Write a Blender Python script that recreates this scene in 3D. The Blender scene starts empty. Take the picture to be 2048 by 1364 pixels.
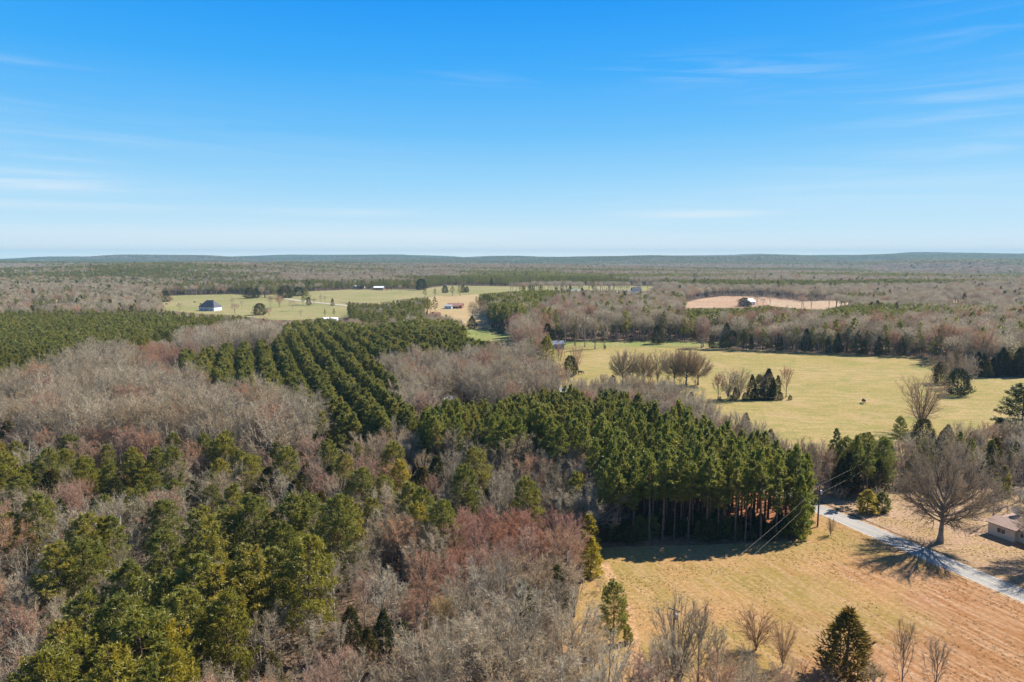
import bpy, math, random
import numpy as np
from mathutils import Vector

random.seed(7)
rng = np.random.default_rng(11)
scene = bpy.context.scene
C = scene.collection

# ------------------------------------------------------------------ camera
CAM_H, PITCH, FPX = 60.0, math.radians(7.18), 1365.33
cam_d = bpy.data.cameras.new("camera")
cam_d.lens, cam_d.sensor_width = 24.0, 36.0
cam_d.clip_start, cam_d.clip_end = 0.5, 40000.0
cam = bpy.data.objects.new("camera", cam_d)
cam.location = (0, 0, CAM_H)
cam.rotation_euler = (math.pi / 2 - PITCH, 0, 0)
C.objects.link(cam)
scene.camera = cam

# ------------------------------------------------------------------ light, sky, exposure
SUN_AZ, SUN_EL = math.radians(58.0), math.radians(42.0)
sun_dir = Vector((math.sin(SUN_AZ) * math.cos(SUN_EL), math.cos(SUN_AZ) * math.cos(SUN_EL), math.sin(SUN_EL)))
sun_d = bpy.data.lights.new("sun", "SUN")
sun_d.energy, sun_d.angle, sun_d.color = 5.0, math.radians(0.55), (1.0, 0.93, 0.82)
sun = bpy.data.objects.new("sun", sun_d)
sun.rotation_euler = sun_dir.to_track_quat('Z', 'Y').to_euler()
sun.location = sun_dir * 400
C.objects.link(sun)

world = bpy.data.worlds.new("World")
scene.world = world
world.use_nodes = True
wn, wl = world.node_tree.nodes, world.node_tree.links
wn.clear()
w_out = wn.new("ShaderNodeOutputWorld")
w_bg = wn.new("ShaderNodeBackground")
w_bg.inputs[1].default_value = 0.15
sky = wn.new("ShaderNodeTexSky")
sky.sky_type = 'NISHITA'
sky.sun_disc = False
sky.sun_elevation, sky.sun_rotation = SUN_EL, SUN_AZ
sky.altitude, sky.air_density, sky.dust_density, sky.ozone_density = 200.0, 1.0, 0.35, 2.2
w_hsv = wn.new("ShaderNodeHueSaturation")
w_hsv.inputs['Hue'].default_value = 0.495
w_hsv.inputs['Saturation'].default_value = 1.0
w_hsv.inputs['Value'].default_value = 1.0
wl.new(sky.outputs[0], w_hsv.inputs['Color'])
# thin cirrus: noise stretched along the horizon in direction space
w_tc = wn.new("ShaderNodeTexCoord")
w_sep = wn.new("ShaderNodeSeparateXYZ")
wl.new(w_tc.outputs['Generated'], w_sep.inputs[0])


def wmath(op, a, b=None, clamp=False):
    n = wn.new("ShaderNodeMath")
    n.operation, n.use_clamp = op, clamp
    for i, v in enumerate((a, b)):
        if v is None:
            continue
        if isinstance(v, (int, float)):
            n.inputs[i].default_value = v
        else:
            wl.new(v, n.inputs[i])
    return n.outputs[0]


w_az = wmath('ARCTAN2', w_sep.outputs[0], w_sep.outputs[1])
w_el = wmath('ARCSINE', w_sep.outputs[2])


def cloud_layer(sx, sy, tilt, seed, lo, hi, detail=6):
    cx = wmath('MULTIPLY', w_az, sx)
    el2 = wmath('ADD', w_el, wmath('MULTIPLY', w_az, tilt))
    cy = wmath('MULTIPLY', el2, sy)
    comb = wn.new("ShaderNodeCombineXYZ")
    wl.new(cx, comb.inputs[0]); wl.new(cy, comb.inputs[1]); comb.inputs[2].default_value = seed
    no = wn.new("ShaderNodeTexNoise")
    no.inputs['Scale'].default_value = 1.0
    no.inputs['Detail'].default_value = detail
    no.inputs['Roughness'].default_value = 0.55
    no.inputs['Distortion'].default_value = 0.5
    wl.new(comb.outputs[0], no.inputs['Vector'])
    mr = wn.new("ShaderNodeMapRange")
    mr.interpolation_type = 'SMOOTHSTEP'
    mr.inputs[1].default_value, mr.inputs[2].default_value = lo, hi
    wl.new(no.outputs[0], mr.inputs[0])
    return mr.outputs[0]


# the clear late-winter sky: pale at the horizon, azure above, dulled overhead out of view so shadows turn less blue, the same all round; the Sky Texture keeps its share
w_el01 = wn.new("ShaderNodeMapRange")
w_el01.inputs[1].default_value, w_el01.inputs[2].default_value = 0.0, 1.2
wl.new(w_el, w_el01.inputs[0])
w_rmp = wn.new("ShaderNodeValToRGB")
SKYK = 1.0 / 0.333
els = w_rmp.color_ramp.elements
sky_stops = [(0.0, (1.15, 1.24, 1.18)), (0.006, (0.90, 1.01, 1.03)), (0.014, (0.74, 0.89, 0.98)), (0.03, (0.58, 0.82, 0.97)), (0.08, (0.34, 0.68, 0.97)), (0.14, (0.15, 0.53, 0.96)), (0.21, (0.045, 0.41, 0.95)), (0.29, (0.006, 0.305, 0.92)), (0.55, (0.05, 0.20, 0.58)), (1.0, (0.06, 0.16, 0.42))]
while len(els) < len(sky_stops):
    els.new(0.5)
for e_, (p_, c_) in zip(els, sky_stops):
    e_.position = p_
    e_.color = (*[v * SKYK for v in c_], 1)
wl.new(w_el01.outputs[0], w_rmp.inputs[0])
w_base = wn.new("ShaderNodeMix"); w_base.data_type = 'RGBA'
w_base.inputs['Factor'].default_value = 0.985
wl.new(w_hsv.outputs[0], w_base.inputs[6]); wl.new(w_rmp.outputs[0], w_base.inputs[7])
def cloud_patch(px, py, wx, wy, tilt=0.0):
    """Soft-edged place in the sky (seen at that photo pixel) where a streak of cirrus lies; returns its mask."""
    xx, yy = (px - 1024) / 1365.33, (682 - py) / 1365.33
    d = Vector((xx, math.cos(math.radians(7.18)) + yy * math.sin(math.radians(7.18)), -math.sin(math.radians(7.18)) + yy * math.cos(math.radians(7.18)))).normalized()
    az, el = math.atan2(d.x, d.y), math.asin(d.z)
    da = wmath('SUBTRACT', w_az, az)
    de = wmath('SUBTRACT', wmath('SUBTRACT', w_el, el), wmath('MULTIPLY', da, tilt))
    q = wmath('ADD', wmath('POWER', wmath('ABSOLUTE', wmath('DIVIDE', da, wx)), 2.0), wmath('POWER', wmath('ABSOLUTE', wmath('DIVIDE', de, wy)), 2.0))
    return wmath('EXPONENT', wmath('MULTIPLY', q, -1.0))


c1 = cloud_layer(2.6, 46.0, 0.0, 3.3, 0.22, 0.66, 8)
c2 = cloud_layer(4.0, 60.0, 0.03, 9.1, 0.40, 0.78, 10)
cs = None
for args, src, k in (((60, 362, 0.13, 0.012), c1, 0.75), ((170, 414, 0.17, 0.006), c1, 0.55), ((1380, 428, 0.10, 0.006), c1, 0.6), ((700, 470, 0.50, 0.020), c1, 0.40), ((640, 425, 0.2, 0.006), c1, 0.3),
                     ((1450, 140, 0.16, 0.022, -0.05), c2, 0.26), ((1850, 188, 0.16, 0.020, -0.05), c2, 0.27), ((1960, 225, 0.16, 0.010), c2, 0.24), ((2000, 60, 0.12, 0.03, -0.1), c2, 0.18), ((1000, 155, 0.15, 0.010), c2, 0.18), ((1800, 380, 0.35, 0.02), c1, 0.22), ((30, 120, 0.1, 0.006), c2, 0.15), ((-900, 200, 0.5, 0.05), c2, 0.35), ((2900, 250, 0.5, 0.05), c2, 0.35)):
    v = wmath('MULTIPLY', wmath('MULTIPLY', cloud_patch(*args), src), k)
    cs = v if cs is None else wmath('MAXIMUM', cs, v)
w_mix = wn.new("ShaderNodeMix"); w_mix.data_type = 'RGBA'
wl.new(cs, w_mix.inputs['Factor'])
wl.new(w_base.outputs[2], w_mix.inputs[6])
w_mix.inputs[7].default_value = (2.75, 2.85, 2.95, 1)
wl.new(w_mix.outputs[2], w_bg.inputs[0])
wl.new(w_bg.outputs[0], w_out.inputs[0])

scene.view_settings.view_transform = 'Standard'
scene.view_settings.look = 'None'
scene.view_settings.exposure = 1.15
scene.view_settings.gamma = 1.0
scene.view_settings.use_curve_mapping = False
scene.cycles.max_bounces = 5
scene.cycles.diffuse_bounces = 3
scene.cycles.glossy_bounces = 1
scene.cycles.transmission_bounces = 2
scene.cycles.volume_bounces = 0
scene.cycles.use_denoising = True
scene.cycles.sample_clamp_indirect = 2.5
scene.cycles.sample_clamp_direct = 12.0
scene.cycles.caustics_reflective = scene.cycles.caustics_refractive = False

# ------------------------------------------------------------------ geometry of the view (ground points of what the photograph shows)
SP, CP = math.sin(PITCH), math.cos(PITCH)


def at(px, py, z=0.0):
    """Point at height z seen at full-size photo pixel (px, py)."""
    xx, yy = (px - 1024) / FPX, (682 - py) / FPX
    Y, Z = CP + yy * SP, -SP + yy * CP
    t = (z - CAM_H) / Z
    return (xx * t, Y * t)


def pix(x, y, z):
    """Photo pixel of points (numpy)."""
    dz = z - CAM_H
    dep = y * CP - dz * SP
    dep = np.where(dep < 0.1, 0.1, dep)
    up = y * SP + dz * CP
    return 1024 + FPX * x / dep, 682 - FPX * up / dep


def inside(poly, px, py):
    px, py = np.asarray(px), np.asarray(py)
    r = np.zeros(px.shape, bool)
    n = len(poly)
    j = n - 1
    for i in range(n):
        xi, yi = poly[i]; xj, yj = poly[j]
        c = ((yi > py) != (yj > py)) & (px < (xj - xi) * (py - yi) / ((yj - yi) or 1e-9) + xi)
        r ^= c
        j = i
    return r


def hashf(ix, iy, s):
    h = (ix.astype(np.int64) * 374761393 + iy.astype(np.int64) * 668265263 + s * 982451653) & 0x7fffffff
    h = ((h ^ (h >> 13)) * 1274126177) & 0x7fffffff
    return ((h ^ (h >> 16)) & 0xffff) / 65535.0


def vnoise(x, y, s=0):
    x, y = np.asarray(x, float), np.asarray(y, float)
    ix, iy = np.floor(x), np.floor(y)
    fx, fy = x - ix, y - iy
    fx, fy = fx * fx * (3 - 2 * fx), fy * fy * (3 - 2 * fy)
    a, b = hashf(ix, iy, s), hashf(ix + 1, iy, s)
    c, d = hashf(ix, iy + 1, s), hashf(ix + 1, iy + 1, s)
    return (a * (1 - fx) + b * fx) * (1 - fy) + (c * (1 - fx) + d * fx) * fy


def fbm(x, y, s=0, o=3):
    r, a, t = 0, 1.0, 0
    for i in range(o):
        r = r + a * vnoise(x * 2 ** i, y * 2 ** i, s + i * 17)
        t += a
        a *= 0.5
    return r / t


def sstep(a, b, v):
    t = np.clip((v - a) / (b - a), 0, 1)
    return t * t * (3 - 2 * t)


def height(x, y):
    """Terrain: level farmland near, rolling country beyond."""
    x, y = np.asarray(x, float), np.asarray(y, float)
    r = np.hypot(x, y)
    az = np.arctan2(x, np.abs(y) + 1e-6)
    h = sstep(1450, 3200, r) * (fbm(x / 1500, y / 800, 5, 3) - 0.5) * 84
    h = h + sstep(3200, 7500, r) * (fbm(x / 2400, y / 1300, 9, 3) - 0.45) * 120
    # far ridge that closes the horizon, higher to the east
    h = h + sstep(6200, 9000, r) * (30 + 34 * np.clip(az, -0.7, 0.7) + 20 * (fbm(az * 4.0, r / 2500, 21, 3) - 0.5))
    # pine hill in the west
    h = h + 24 * np.exp(-((az + 0.44) / 0.17) ** 2) * np.exp(-((r - 2300) / 520) ** 2)
    return h


# ------------------------------------------------------------------ mesh helpers
def mesh_from(name, V, F, mats, mi=None, smooth=False):
    V = np.asarray(V, np.float32).reshape(-1, 3)
    me = bpy.data.meshes.new(name)
    if isinstance(F, np.ndarray):
        n, k = F.shape
        me.vertices.add(len(V)); me.vertices.foreach_set('co', V.ravel())
        me.loops.add(n * k); me.loops.foreach_set('vertex_index', F.astype(np.int32).ravel())
        me.polygons.add(n)
        me.polygons.foreach_set('loop_start', np.arange(0, n * k, k, dtype=np.int32))
    else:
        me.from_pydata(V.tolist(), [], F)
    for m in mats:
        me.materials.append(m)
    if mi is not None:
        me.polygons.foreach_set('material_index', np.asarray(mi, np.int32))
    me.polygons.foreach_set('use_smooth', np.full(len(me.polygons), bool(smooth)))
    me.update(calc_edges=True)
    return me


def link(name, me, parent=None, loc=None, rz=None):
    o = bpy.data.objects.new(name, me)
    C.objects.link(o)
    if parent is not None:
        o.parent = parent
    if loc is not None:
        o.location = loc
    if rz is not None:
        o.rotation_euler = (0, 0, rz)
    return o


def tag(o, label=None, cat=None, group=None, kind=None):
    for k, v in (('label', label), ('category', cat), ('group', group), ('kind', kind)):
        if v:
            o[k] = v
    return o


class TB:
    """Collects triangles."""
    def __init__(self):
        self.V, self.F, self.M, self.n = [], [], [], 0

    def add(self, V, F, m=0):
        V = np.asarray(V, float).reshape(-1, 3)
        F = np.asarray(F, int).reshape(-1, 3)
        self.V.append(V); self.F.append(F + self.n); self.M.append(np.full(len(F), m)); self.n += len(V)

    def tube(self, pts, rad, sides=5, m=0, cap=False):
        pts = np.asarray(pts, float); k = len(pts)
        d = np.gradient(pts, axis=0)
        d /= np.linalg.norm(d, axis=1)[:, None] + 1e-9
        ref = np.array([0.31, 0.95, 0.05]) if abs(d[0][2]) > 0.6 else np.array([0, 0, 1.0])
        u = np.cross(d, ref); u /= np.linalg.norm(u, axis=1)[:, None] + 1e-9
        w = np.cross(d, u)
        a = np.arange(sides) * 2 * math.pi / sides
        ring = (np.cos(a)[None, :, None] * u[:, None, :] + np.sin(a)[None, :, None] * w[:, None, :]) * np.asarray(rad)[:, None, None]
        V = (pts[:, None, :] + ring).reshape(-1, 3)
        F = []
        for i in range(k - 1):
            for j in range(sides):
                p, q = i * sides + j, i * sides + (j + 1) % sides
                F += [(p, q, q + sides), (p, q + sides, p + sides)]
        if cap:
            V = np.vstack([V, pts[-1:], pts[:1]])
            t, b = len(V) - 2, len(V) - 1
            for j in range(sides):
                F.append(((k - 1) * sides + j, (k - 1) * sides + (j + 1) % sides, t))
                F.append((j, b, (j + 1) % sides))
        self.add(V, F, m)

    def box(self, x0, y0, z0, x1, y1, z1, m=0):
        V = [(x0, y0, z0), (x1, y0, z0), (x1, y1, z0), (x0, y1, z0), (x0, y0, z1), (x1, y0, z1), (x1, y1, z1), (x0, y1, z1)]
        Q = [(0, 3, 2, 1), (4, 5, 6, 7), (0, 1, 5, 4), (1, 2, 6, 5), (2, 3, 7, 6), (3, 0, 4, 7)]
        F = []
        for a, b, c, d in Q:
            F += [(a, b, c), (a, c, d)]
        self.add(V, F, m)

    def blades(self, P, D, L, W, g, m=0):
        """Thin pointed triangles from P along D (N,3), length L, base width W."""
        N = len(P)
        D = D / (np.linalg.norm(D, axis=1)[:, None] + 1e-9)
        r = g.normal(size=(N, 3))
        s = np.cross(D, r); s /= np.linalg.norm(s, axis=1)[:, None] + 1e-9
        L = np.broadcast_to(L, (N,)); W = np.broadcast_to(W, (N,))
        a = P - s * W[:, None] * 0.5; b = P + s * W[:, None] * 0.5; c = P + D * L[:, None]
        V = np.stack([a, b, c], 1).reshape(-1, 3)
        self.add(V, np.arange(3 * N).reshape(-1, 3), m)

    def leaves(self, P, L, W, g, m=0, up=0.0):
        """Diamond-free leaf faces of random facing, one triangle each, centred on P."""
        N = len(P)
        D = g.normal(size=(N, 3)); D[:, 2] += up
        D /= np.linalg.norm(D, axis=1)[:, None] + 1e-9
        self.blades(P - D * np.broadcast_to(L, (N,))[:, None] * 0.5, D, L, W, g, m)

    def arrays(self):
        return np.vstack(self.V), np.vstack(self.F), np.concatenate(self.M)

    def mesh(self, name, mats, smooth=False):
        V, F, M = self.arrays()
        return mesh_from(name, V, F, mats, M, smooth)


# ------------------------------------------------------------------ materials
def new_mat(name):
    m = bpy.data.materials.new(name)
    m.use_nodes = True
    nt = m.node_tree
    b = nt.nodes['Principled BSDF']
    b.inputs['Roughness'].default_value = 0.9
    b.inputs['Specular IOR Level'].default_value = 0.15
    return m, nt, b


def N(nt, t, **kw):
    n = nt.nodes.new(t)
    for k, v in kw.items():
        setattr(n, k, v)
    return n


def ramp(nt, fac, stops):
    r = N(nt, 'ShaderNodeValToRGB')
    e = r.color_ramp.elements
    while len(e) < len(stops):
        e.new(0.5)
    for i, (p, c) in enumerate(stops):
        e[i].position = p
        e[i].color = (*c, 1)
    nt.links.new(fac, r.inputs[0])
    return r.outputs[0]


def mixc(nt, fac, a, b, mode='MIX'):
    n = N(nt, 'ShaderNodeMix', data_type='RGBA', blend_type=mode)
    for s, v in ((n.inputs['Factor'], fac), (n.inputs[6], a), (n.inputs[7], b)):
        if isinstance(v, (int, float)):
            s.default_value = v
        elif isinstance(v, tuple):
            s.default_value = (*v, 1)
        else:
            nt.links.new(v, s)
    return n.outputs[2]


def noise(nt, vec, scale, detail=4, rough=0.55, dist=0.0):
    n = N(nt, 'ShaderNodeTexNoise')
    n.inputs['Scale'].default_value = scale
    n.inputs['Detail'].default_value = detail
    n.inputs['Roughness'].default_value = rough
    n.inputs['Distortion'].default_value = dist
    if vec is not None:
        nt.links.new(vec, n.inputs['Vector'])
    return n.outputs[0]


def maprange(nt, v, a, b, c=0.0, d=1.0):
    n = N(nt, 'ShaderNodeMapRange', interpolation_type='SMOOTHSTEP')
    for i, k in enumerate((a, b, c, d)):
        n.inputs[i + 1].default_value = k
    nt.links.new(v, n.inputs[0])
    return n.outputs[0]


def obj_coord(nt):
    return N(nt, 'ShaderNodeTexCoord').outputs['Object']


def stretched(nt, vec, sx, sy, ang=0.0):
    m = N(nt, 'ShaderNodeMapping')
    m.inputs['Rotation'].default_value = (0, 0, ang)
    m2 = N(nt, 'ShaderNodeMapping')
    m2.inputs['Scale'].default_value = (sx, sy, 1)
    nt.links.new(vec, m.inputs[0]); nt.links.new(m.outputs[0], m2.inputs[0])
    return m2.outputs[0]


def bump(nt, b, h, strength=0.5, dist=0.1):
    n = N(nt, 'ShaderNodeBump')
    n.inputs['Strength'].default_value = strength
    n.inputs['Distance'].default_value = dist
    nt.links.new(h, n.inputs['Height'])
    nt.links.new(n.outputs[0], b.inputs['Normal'])


def plant_mat(name, stops, patch=None, transl=0.0, patch_scale=0.35, spec=0.08):
    """Foliage/twig colour: differs from tree to tree (Object Info random, object colour) and softly within one crown."""
    m, nt, b = new_mat(name)
    oi = N(nt, 'ShaderNodeObjectInfo')
    col = ramp(nt, oi.outputs['Random'], stops)
    if patch:
        co = obj_coord(nt)
        f = maprange(nt, noise(nt, co, patch_scale, 3), 0.42, 0.68)
        col = mixc(nt, f, col, mixc(nt, 1.0, col, patch, 'MULTIPLY'))
        g = maprange(nt, noise(nt, co, 2.3, 2), 0.3, 0.7, 0.75, 1.25)
        cc = N(nt, 'ShaderNodeCombineXYZ')
        for i in range(3):
            nt.links.new(g, cc.inputs[i])
        col = mixc(nt, 1.0, col, cc.outputs[0], 'MULTIPLY')
    col = mixc(nt, 1.0, col, oi.outputs['Color'], 'MULTIPLY')
    nt.links.new(col, b.inputs['Base Color'])
    b.inputs['Roughness'].default_value = 0.45 if spec > 0.2 else 0.85
    b.inputs['Specular IOR Level'].default_value = spec
    if transl:
        t = N(nt, 'ShaderNodeBsdfTranslucent')
        nt.links.new(col, t.inputs[0])
        mx = N(nt, 'ShaderNodeMixShader')
        mx.inputs[0].default_value = transl
        nt.links.new(b.outputs[0], mx.inputs[1]); nt.links.new(t.outputs[0], mx.inputs[2])
        nt.links.new(mx.outputs[0], nt.nodes['Material Output'].inputs[0])
    return m


PINE = plant_mat('pine_needles', [(0.0, (0.165, 0.172, 0.030)), (0.45, (0.205, 0.210, 0.036)), (0.8, (0.250, 0.238, 0.042)), (1.0, (0.285, 0.250, 0.048))], (1.25, 1.1, 0.8), 0.5, 0.35, 0.45)
CEDAR = plant_mat('cedar_sprays', [(0.0, (0.045, 0.056, 0.020)), (0.5, (0.075, 0.076, 0.024)), (1.0, (0.135, 0.100, 0.030))], (1.5, 1.2, 0.9), 0.2)
TWIG = plant_mat('grey_twigs', [(0.0, (0.26, 0.218, 0.152)), (0.35, (0.36, 0.305, 0.215)), (0.7, (0.46, 0.402, 0.295)), (1.0, (0.37, 0.280, 0.165))], (1.1, 1.0, 0.92), 0.3)
BUD = plant_mat('budding_twigs', [(0.0, (0.40, 0.29, 0.21)), (0.5, (0.40, 0.25, 0.175)), (1.0, (0.42, 0.265, 0.155))], (1.1, 0.93, 0.88), 0.3)
BARK = plant_mat('grey_bark', [(0.0, (0.24, 0.20, 0.165)), (1.0, (0.40, 0.355, 0.305))], (0.6, 0.6, 0.6), 0, 1.2)
PBARK = plant_mat('pine_bark', [(0.0, (0.14, 0.095, 0.07)), (1.0, (0.19, 0.125, 0.09))], (0.6, 0.6, 0.6), 0, 1.5)


def ground_mat(name, a, b_, c, big=0.012, fine=0.9, streak=None, specks=None, bumpd=0.12):
    m, nt, b = new_mat(name)
    co = obj_coord(nt)
    v = co if streak is None else stretched(nt, co, 1.0, streak[1], streak[0])
    f1 = maprange(nt, noise(nt, co, big, 5, 0.6), 0.35, 0.65)
    f2 = maprange(nt, noise(nt, v, fine * 0.12, 6, 0.62, 0.4), 0.36, 0.66)
    f3 = maprange(nt, noise(nt, v, fine, 4, 0.7), 0.3, 0.72)
    col = mixc(nt, f1, a, b_)
    col = mixc(nt, mul(nt, f2, 0.75), col, c)
    k = maprange(nt, f3, 0.0, 1.0, 0.72, 1.25)
    cc = N(nt, 'ShaderNodeCombineXYZ')
    for i in range(3):
        nt.links.new(k, cc.inputs[i])
    col = mixc(nt, 1.0, col, cc.outputs[0], 'MULTIPLY')
    if specks:
        pv_ = noise(nt, co, 0.018, 3, 0.45, 0.6)
        pa = N(nt, 'ShaderNodeMath', operation='SUBTRACT'); nt.links.new(pv_, pa.inputs[0]); pa.inputs[1].default_value = 0.5
        pb = N(nt, 'ShaderNodeMath', operation='ABSOLUTE'); nt.links.new(pa.outputs[0], pb.inputs[0])
        col = mixc(nt, mul(nt, maprange(nt, pb.outputs[0], 0.012, 0.0), 0.55), col, (0.17, 0.185, 0.055))
        col = mixc(nt, mul(nt, maprange(nt, noise(nt, co, 0.05, 6, 0.7), 0.52, 0.66), 0.6), col, (0.34, 0.235, 0.125))
        s = maprange(nt, noise(nt, co, 0.55, 2, 0.5), 0.70, 0.76)
        col = mixc(nt, s, col, specks)
    nt.links.new(col, b.inputs['Base Color'])
    b.inputs['Roughness'].default_value = 1.0
    b.inputs['Specular IOR Level'].default_value = 0.05
    bump(nt, b, f3, 0.6, bumpd)
    return m


def mul(nt, v, k):
    n = N(nt, 'ShaderNodeMath', operation='MULTIPLY')
    nt.links.new(v, n.inputs[0]); n.inputs[1].default_value = k
    return n.outputs[0]


def plain(name, col, rough=0.7, var=0.12, scale=1.5, spec=0.3):
    m, nt, b = new_mat(name)
    f = noise(nt, obj_coord(nt), scale, 4)
    lo = tuple(c * (1 - var) for c in col); hi = tuple(min(1, c * (1 + var)) for c in col)
    nt.links.new(ramp(nt, f, [(0.3, lo), (0.7, hi)]), b.inputs['Base Color'])
    b.inputs['Roughness'].default_value = rough
    b.inputs['Specular IOR Level'].default_value = spec
    return m


LITTER = ground_mat('leaf_litter', (0.15, 0.100, 0.068), (0.11, 0.080, 0.052), (0.19, 0.130, 0.088), bumpd=0.2)
ROADDIR = None
M_HAY = None

# ------------------------------------------------------------------ ground sheet
nr, na = 170, 420
rr = np.concatenate([[0.0], np.geomspace(12, 11000, nr)])
aa = np.arange(na) * 2 * math.pi / na
X = (rr[1:, None] * np.sin(aa)[None, :]).ravel(); Yg = (rr[1:, None] * np.cos(aa)[None, :]).ravel()
Vg = np.vstack([[[0, 0, 0]], np.stack([X, Yg, height(X, Yg)], 1)])
Fq = []
i0 = np.arange(nr - 1)[:, None] * na + np.arange(na)[None, :] + 1
i1 = np.arange(nr - 1)[:, None] * na + (np.arange(na)[None, :] + 1) % na + 1
F1 = np.stack([i0, i0 + na, i1 + na], -1).reshape(-1, 3)
F2 = np.stack([i0, i1 + na, i1], -1).reshape(-1, 3)
F0 = np.stack([np.zeros(na, int), np.arange(na) + 1, (np.arange(na) + 1) % na + 1], 1)
ground_me = mesh_from('ground', Vg, np.vstack([F0, F1, F2])[:, ::-1].copy(), [LITTER], None, True)
tag(link('ground', ground_me), kind='structure')

# ------------------------------------------------------------------ fields and road (sheets a little above the ground)
HAY = [(1185, 1096), (1300, 1092), (1400, 1090), (1592, 1082), (1612, 1016), (1700, 1052), (1870, 1126), (2048, 1203), (2150, 1248), (2150, 1420), (1180, 1420), (1120, 1300), (1150, 1235), (1158, 1180)]
HAY_SEEN = [(1195, 1092), (1400, 1090), (1590, 1082), (1610, 1020), (1640, 1028), (1740, 1074), (1854, 1124), (1968, 1177), (2060, 1206), (2060, 1420), (1640, 1420), (1600, 1345), (1480, 1290), (1330, 1240), (1185, 1235), (1172, 1190), (1185, 1130)]
YARD = [(1625, 995), (1680, 1018), (1763, 1053), (1875, 1102), (2048, 1181), (2150, 1226), (2150, 1000), (2048, 985), (1960, 975), (1800, 985), (1700, 985)]
YARD_SEEN = [(1640, 1000), (1763, 1053), (1875, 1102), (2060, 1181), (2060, 1080), (1980, 1040), (1960, 1010), (1800, 1000), (1700, 1000)]
PASTURE = [(1060, 699), (1085, 693), (1405, 695), (1855, 715), (1960, 755), (2060, 755), (2200, 760), (2200, 880), (2000, 905), (1700, 915), (1560, 905), (1450, 850), (1330, 800), (1160, 790), (1090, 745)]
PASTURE_SEEN = [(1085, 697), (1405, 696), (1855, 716), (1860, 745), (1960, 757), (2060, 757), (2060, 780), (1990, 800), (1978, 850), (1780, 862), (1660, 880), (1600, 893), (1530, 850), (1460, 812), (1420, 788), (1395, 758), (1330, 748), (1215, 748), (1180, 752), (1160, 757), (1120, 730)]
STRIP = [(1030, 697), (1150, 682), (1300, 682), (1465, 684), (1470, 694), (1300, 694), (1080, 695)]
GREEN = [(915, 655), (990, 659), (1040, 667), (1035, 686), (1000, 686), (950, 680), (925, 668)]
FARW = [(318, 592), (470, 588), (520, 590), (600, 588), (690, 606), (705, 634), (600, 640), (540, 640), (480, 632), (400, 628), (325, 620)]
FARE = [(560, 586), (700, 579), (830, 579), (900, 571), (1050, 573), (1100, 571), (1330, 572), (1305, 582), (1260, 582), (1110, 580), (1050, 582), (930, 590), (870, 592), (800, 600), (750, 607), (692, 605), (600, 592)]
HILLY = [(838, 614), (880, 606), (925, 603), (948, 610), (990, 640), (960, 652), (930, 640), (880, 628), (845, 622)]
CLAY = [(1358, 609), (1400, 598), (1450, 592), (1540, 594), (1597, 601), (1650, 614), (1600, 614), (1540, 610), (1500, 615), (1420, 616), (1370, 617)]
STUBBLE = [(1530, 602), (1598, 603), (1705, 600), (1712, 606), (1650, 620), (1600, 618), (1540, 612)]
FARTAN = [(1888, 600), (1965, 598), (1968, 606), (1893, 607)]
WEST = [(48, 606), (120, 597), (150, 593), (152, 600), (120, 605), (60, 612)]
CLEARING = [(855, 793), (985, 799), (980, 811), (930, 816), (895, 817), (860, 808)]
GAP = [(1120, 778), (1146, 778), (1146, 800), (1120, 800)]
SEEN = {'clearing': CLEARING, 'gap': GAP, 'hay': HAY_SEEN, 'yard': YARD_SEEN, 'past': PASTURE_SEEN, 'strip': STRIP, 'green': GREEN, 'farw': FARW, 'fare': FARE, 'hilly': HILLY, 'clay': CLAY, 'stub': STUBBLE, 'ftan': FARTAN, 'west': WEST}
BASE_NO = [HAY, YARD, PASTURE, STRIP, GREEN, FARW, FARE, HILLY, CLAY, STUBBLE, FARTAN, WEST]

# road: two edges read off the picture, carried on straight behind the pines
lo_edge = [at(1639, 1028), at(1854, 1124), at(2035, 1200)]
hi_edge = [at(1678, 1021), at(1875, 1105), at(2048, 1185)]
pA, pB = np.array(lo_edge[0]), np.array(lo_edge[2])
qA, qB = np.array(hi_edge[0]), np.array(hi_edge[2])
rd = (pB - pA) / np.linalg.norm(pB - pA)
rn = np.array([-rd[1], rd[0]])
if np.dot(np.array(hi_edge[1]) - pA, rn) < 0:
    rn = -rn
ROAD_W = float(np.mean([np.dot(np.array(q) - pA, rn) for q in hi_edge]))
ROAD_ANG = math.atan2(rd[1], rd[0])
print("road width", ROAD_W, "dir", rd, "start", pA)


def road_pt(s, t):
    """s metres along from the left-hand edge near the pole, t metres across (0 = field side)."""
    bend = -0.00055 * max(0.0, -(s + 6)) ** 2
    p = pA + rd * s + rn * (t - bend * 0.8)
    return p


def sheet(name, poly, z, mat):
    pts = [at(*p) for p in poly]
    V = [(x, y, float(height(x, y)) + z) for x, y in pts]
    me = mesh_from(name, V, [list(range(len(V)))], [mat])
    if me.polygons[0].normal.z < 0:
        me.flip_normals()
    return tag(link(name, me), kind='structure')


M_HAY, nt, b = new_mat('hay_field_grass')
co = obj_coord(nt)
rows = stretched(nt, co, 0.10, 1.0, -ROAD_ANG)
f1 = maprange(nt, noise(nt, co, 0.045, 6, 0.68), 0.40, 0.60)
f2 = maprange(nt, noise(nt, rows, 0.9, 5, 0.65, 0.2), 0.40, 0.64)
f3 = maprange(nt, noise(nt, co, 1.3, 5, 0.72), 0.30, 0.72)
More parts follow.
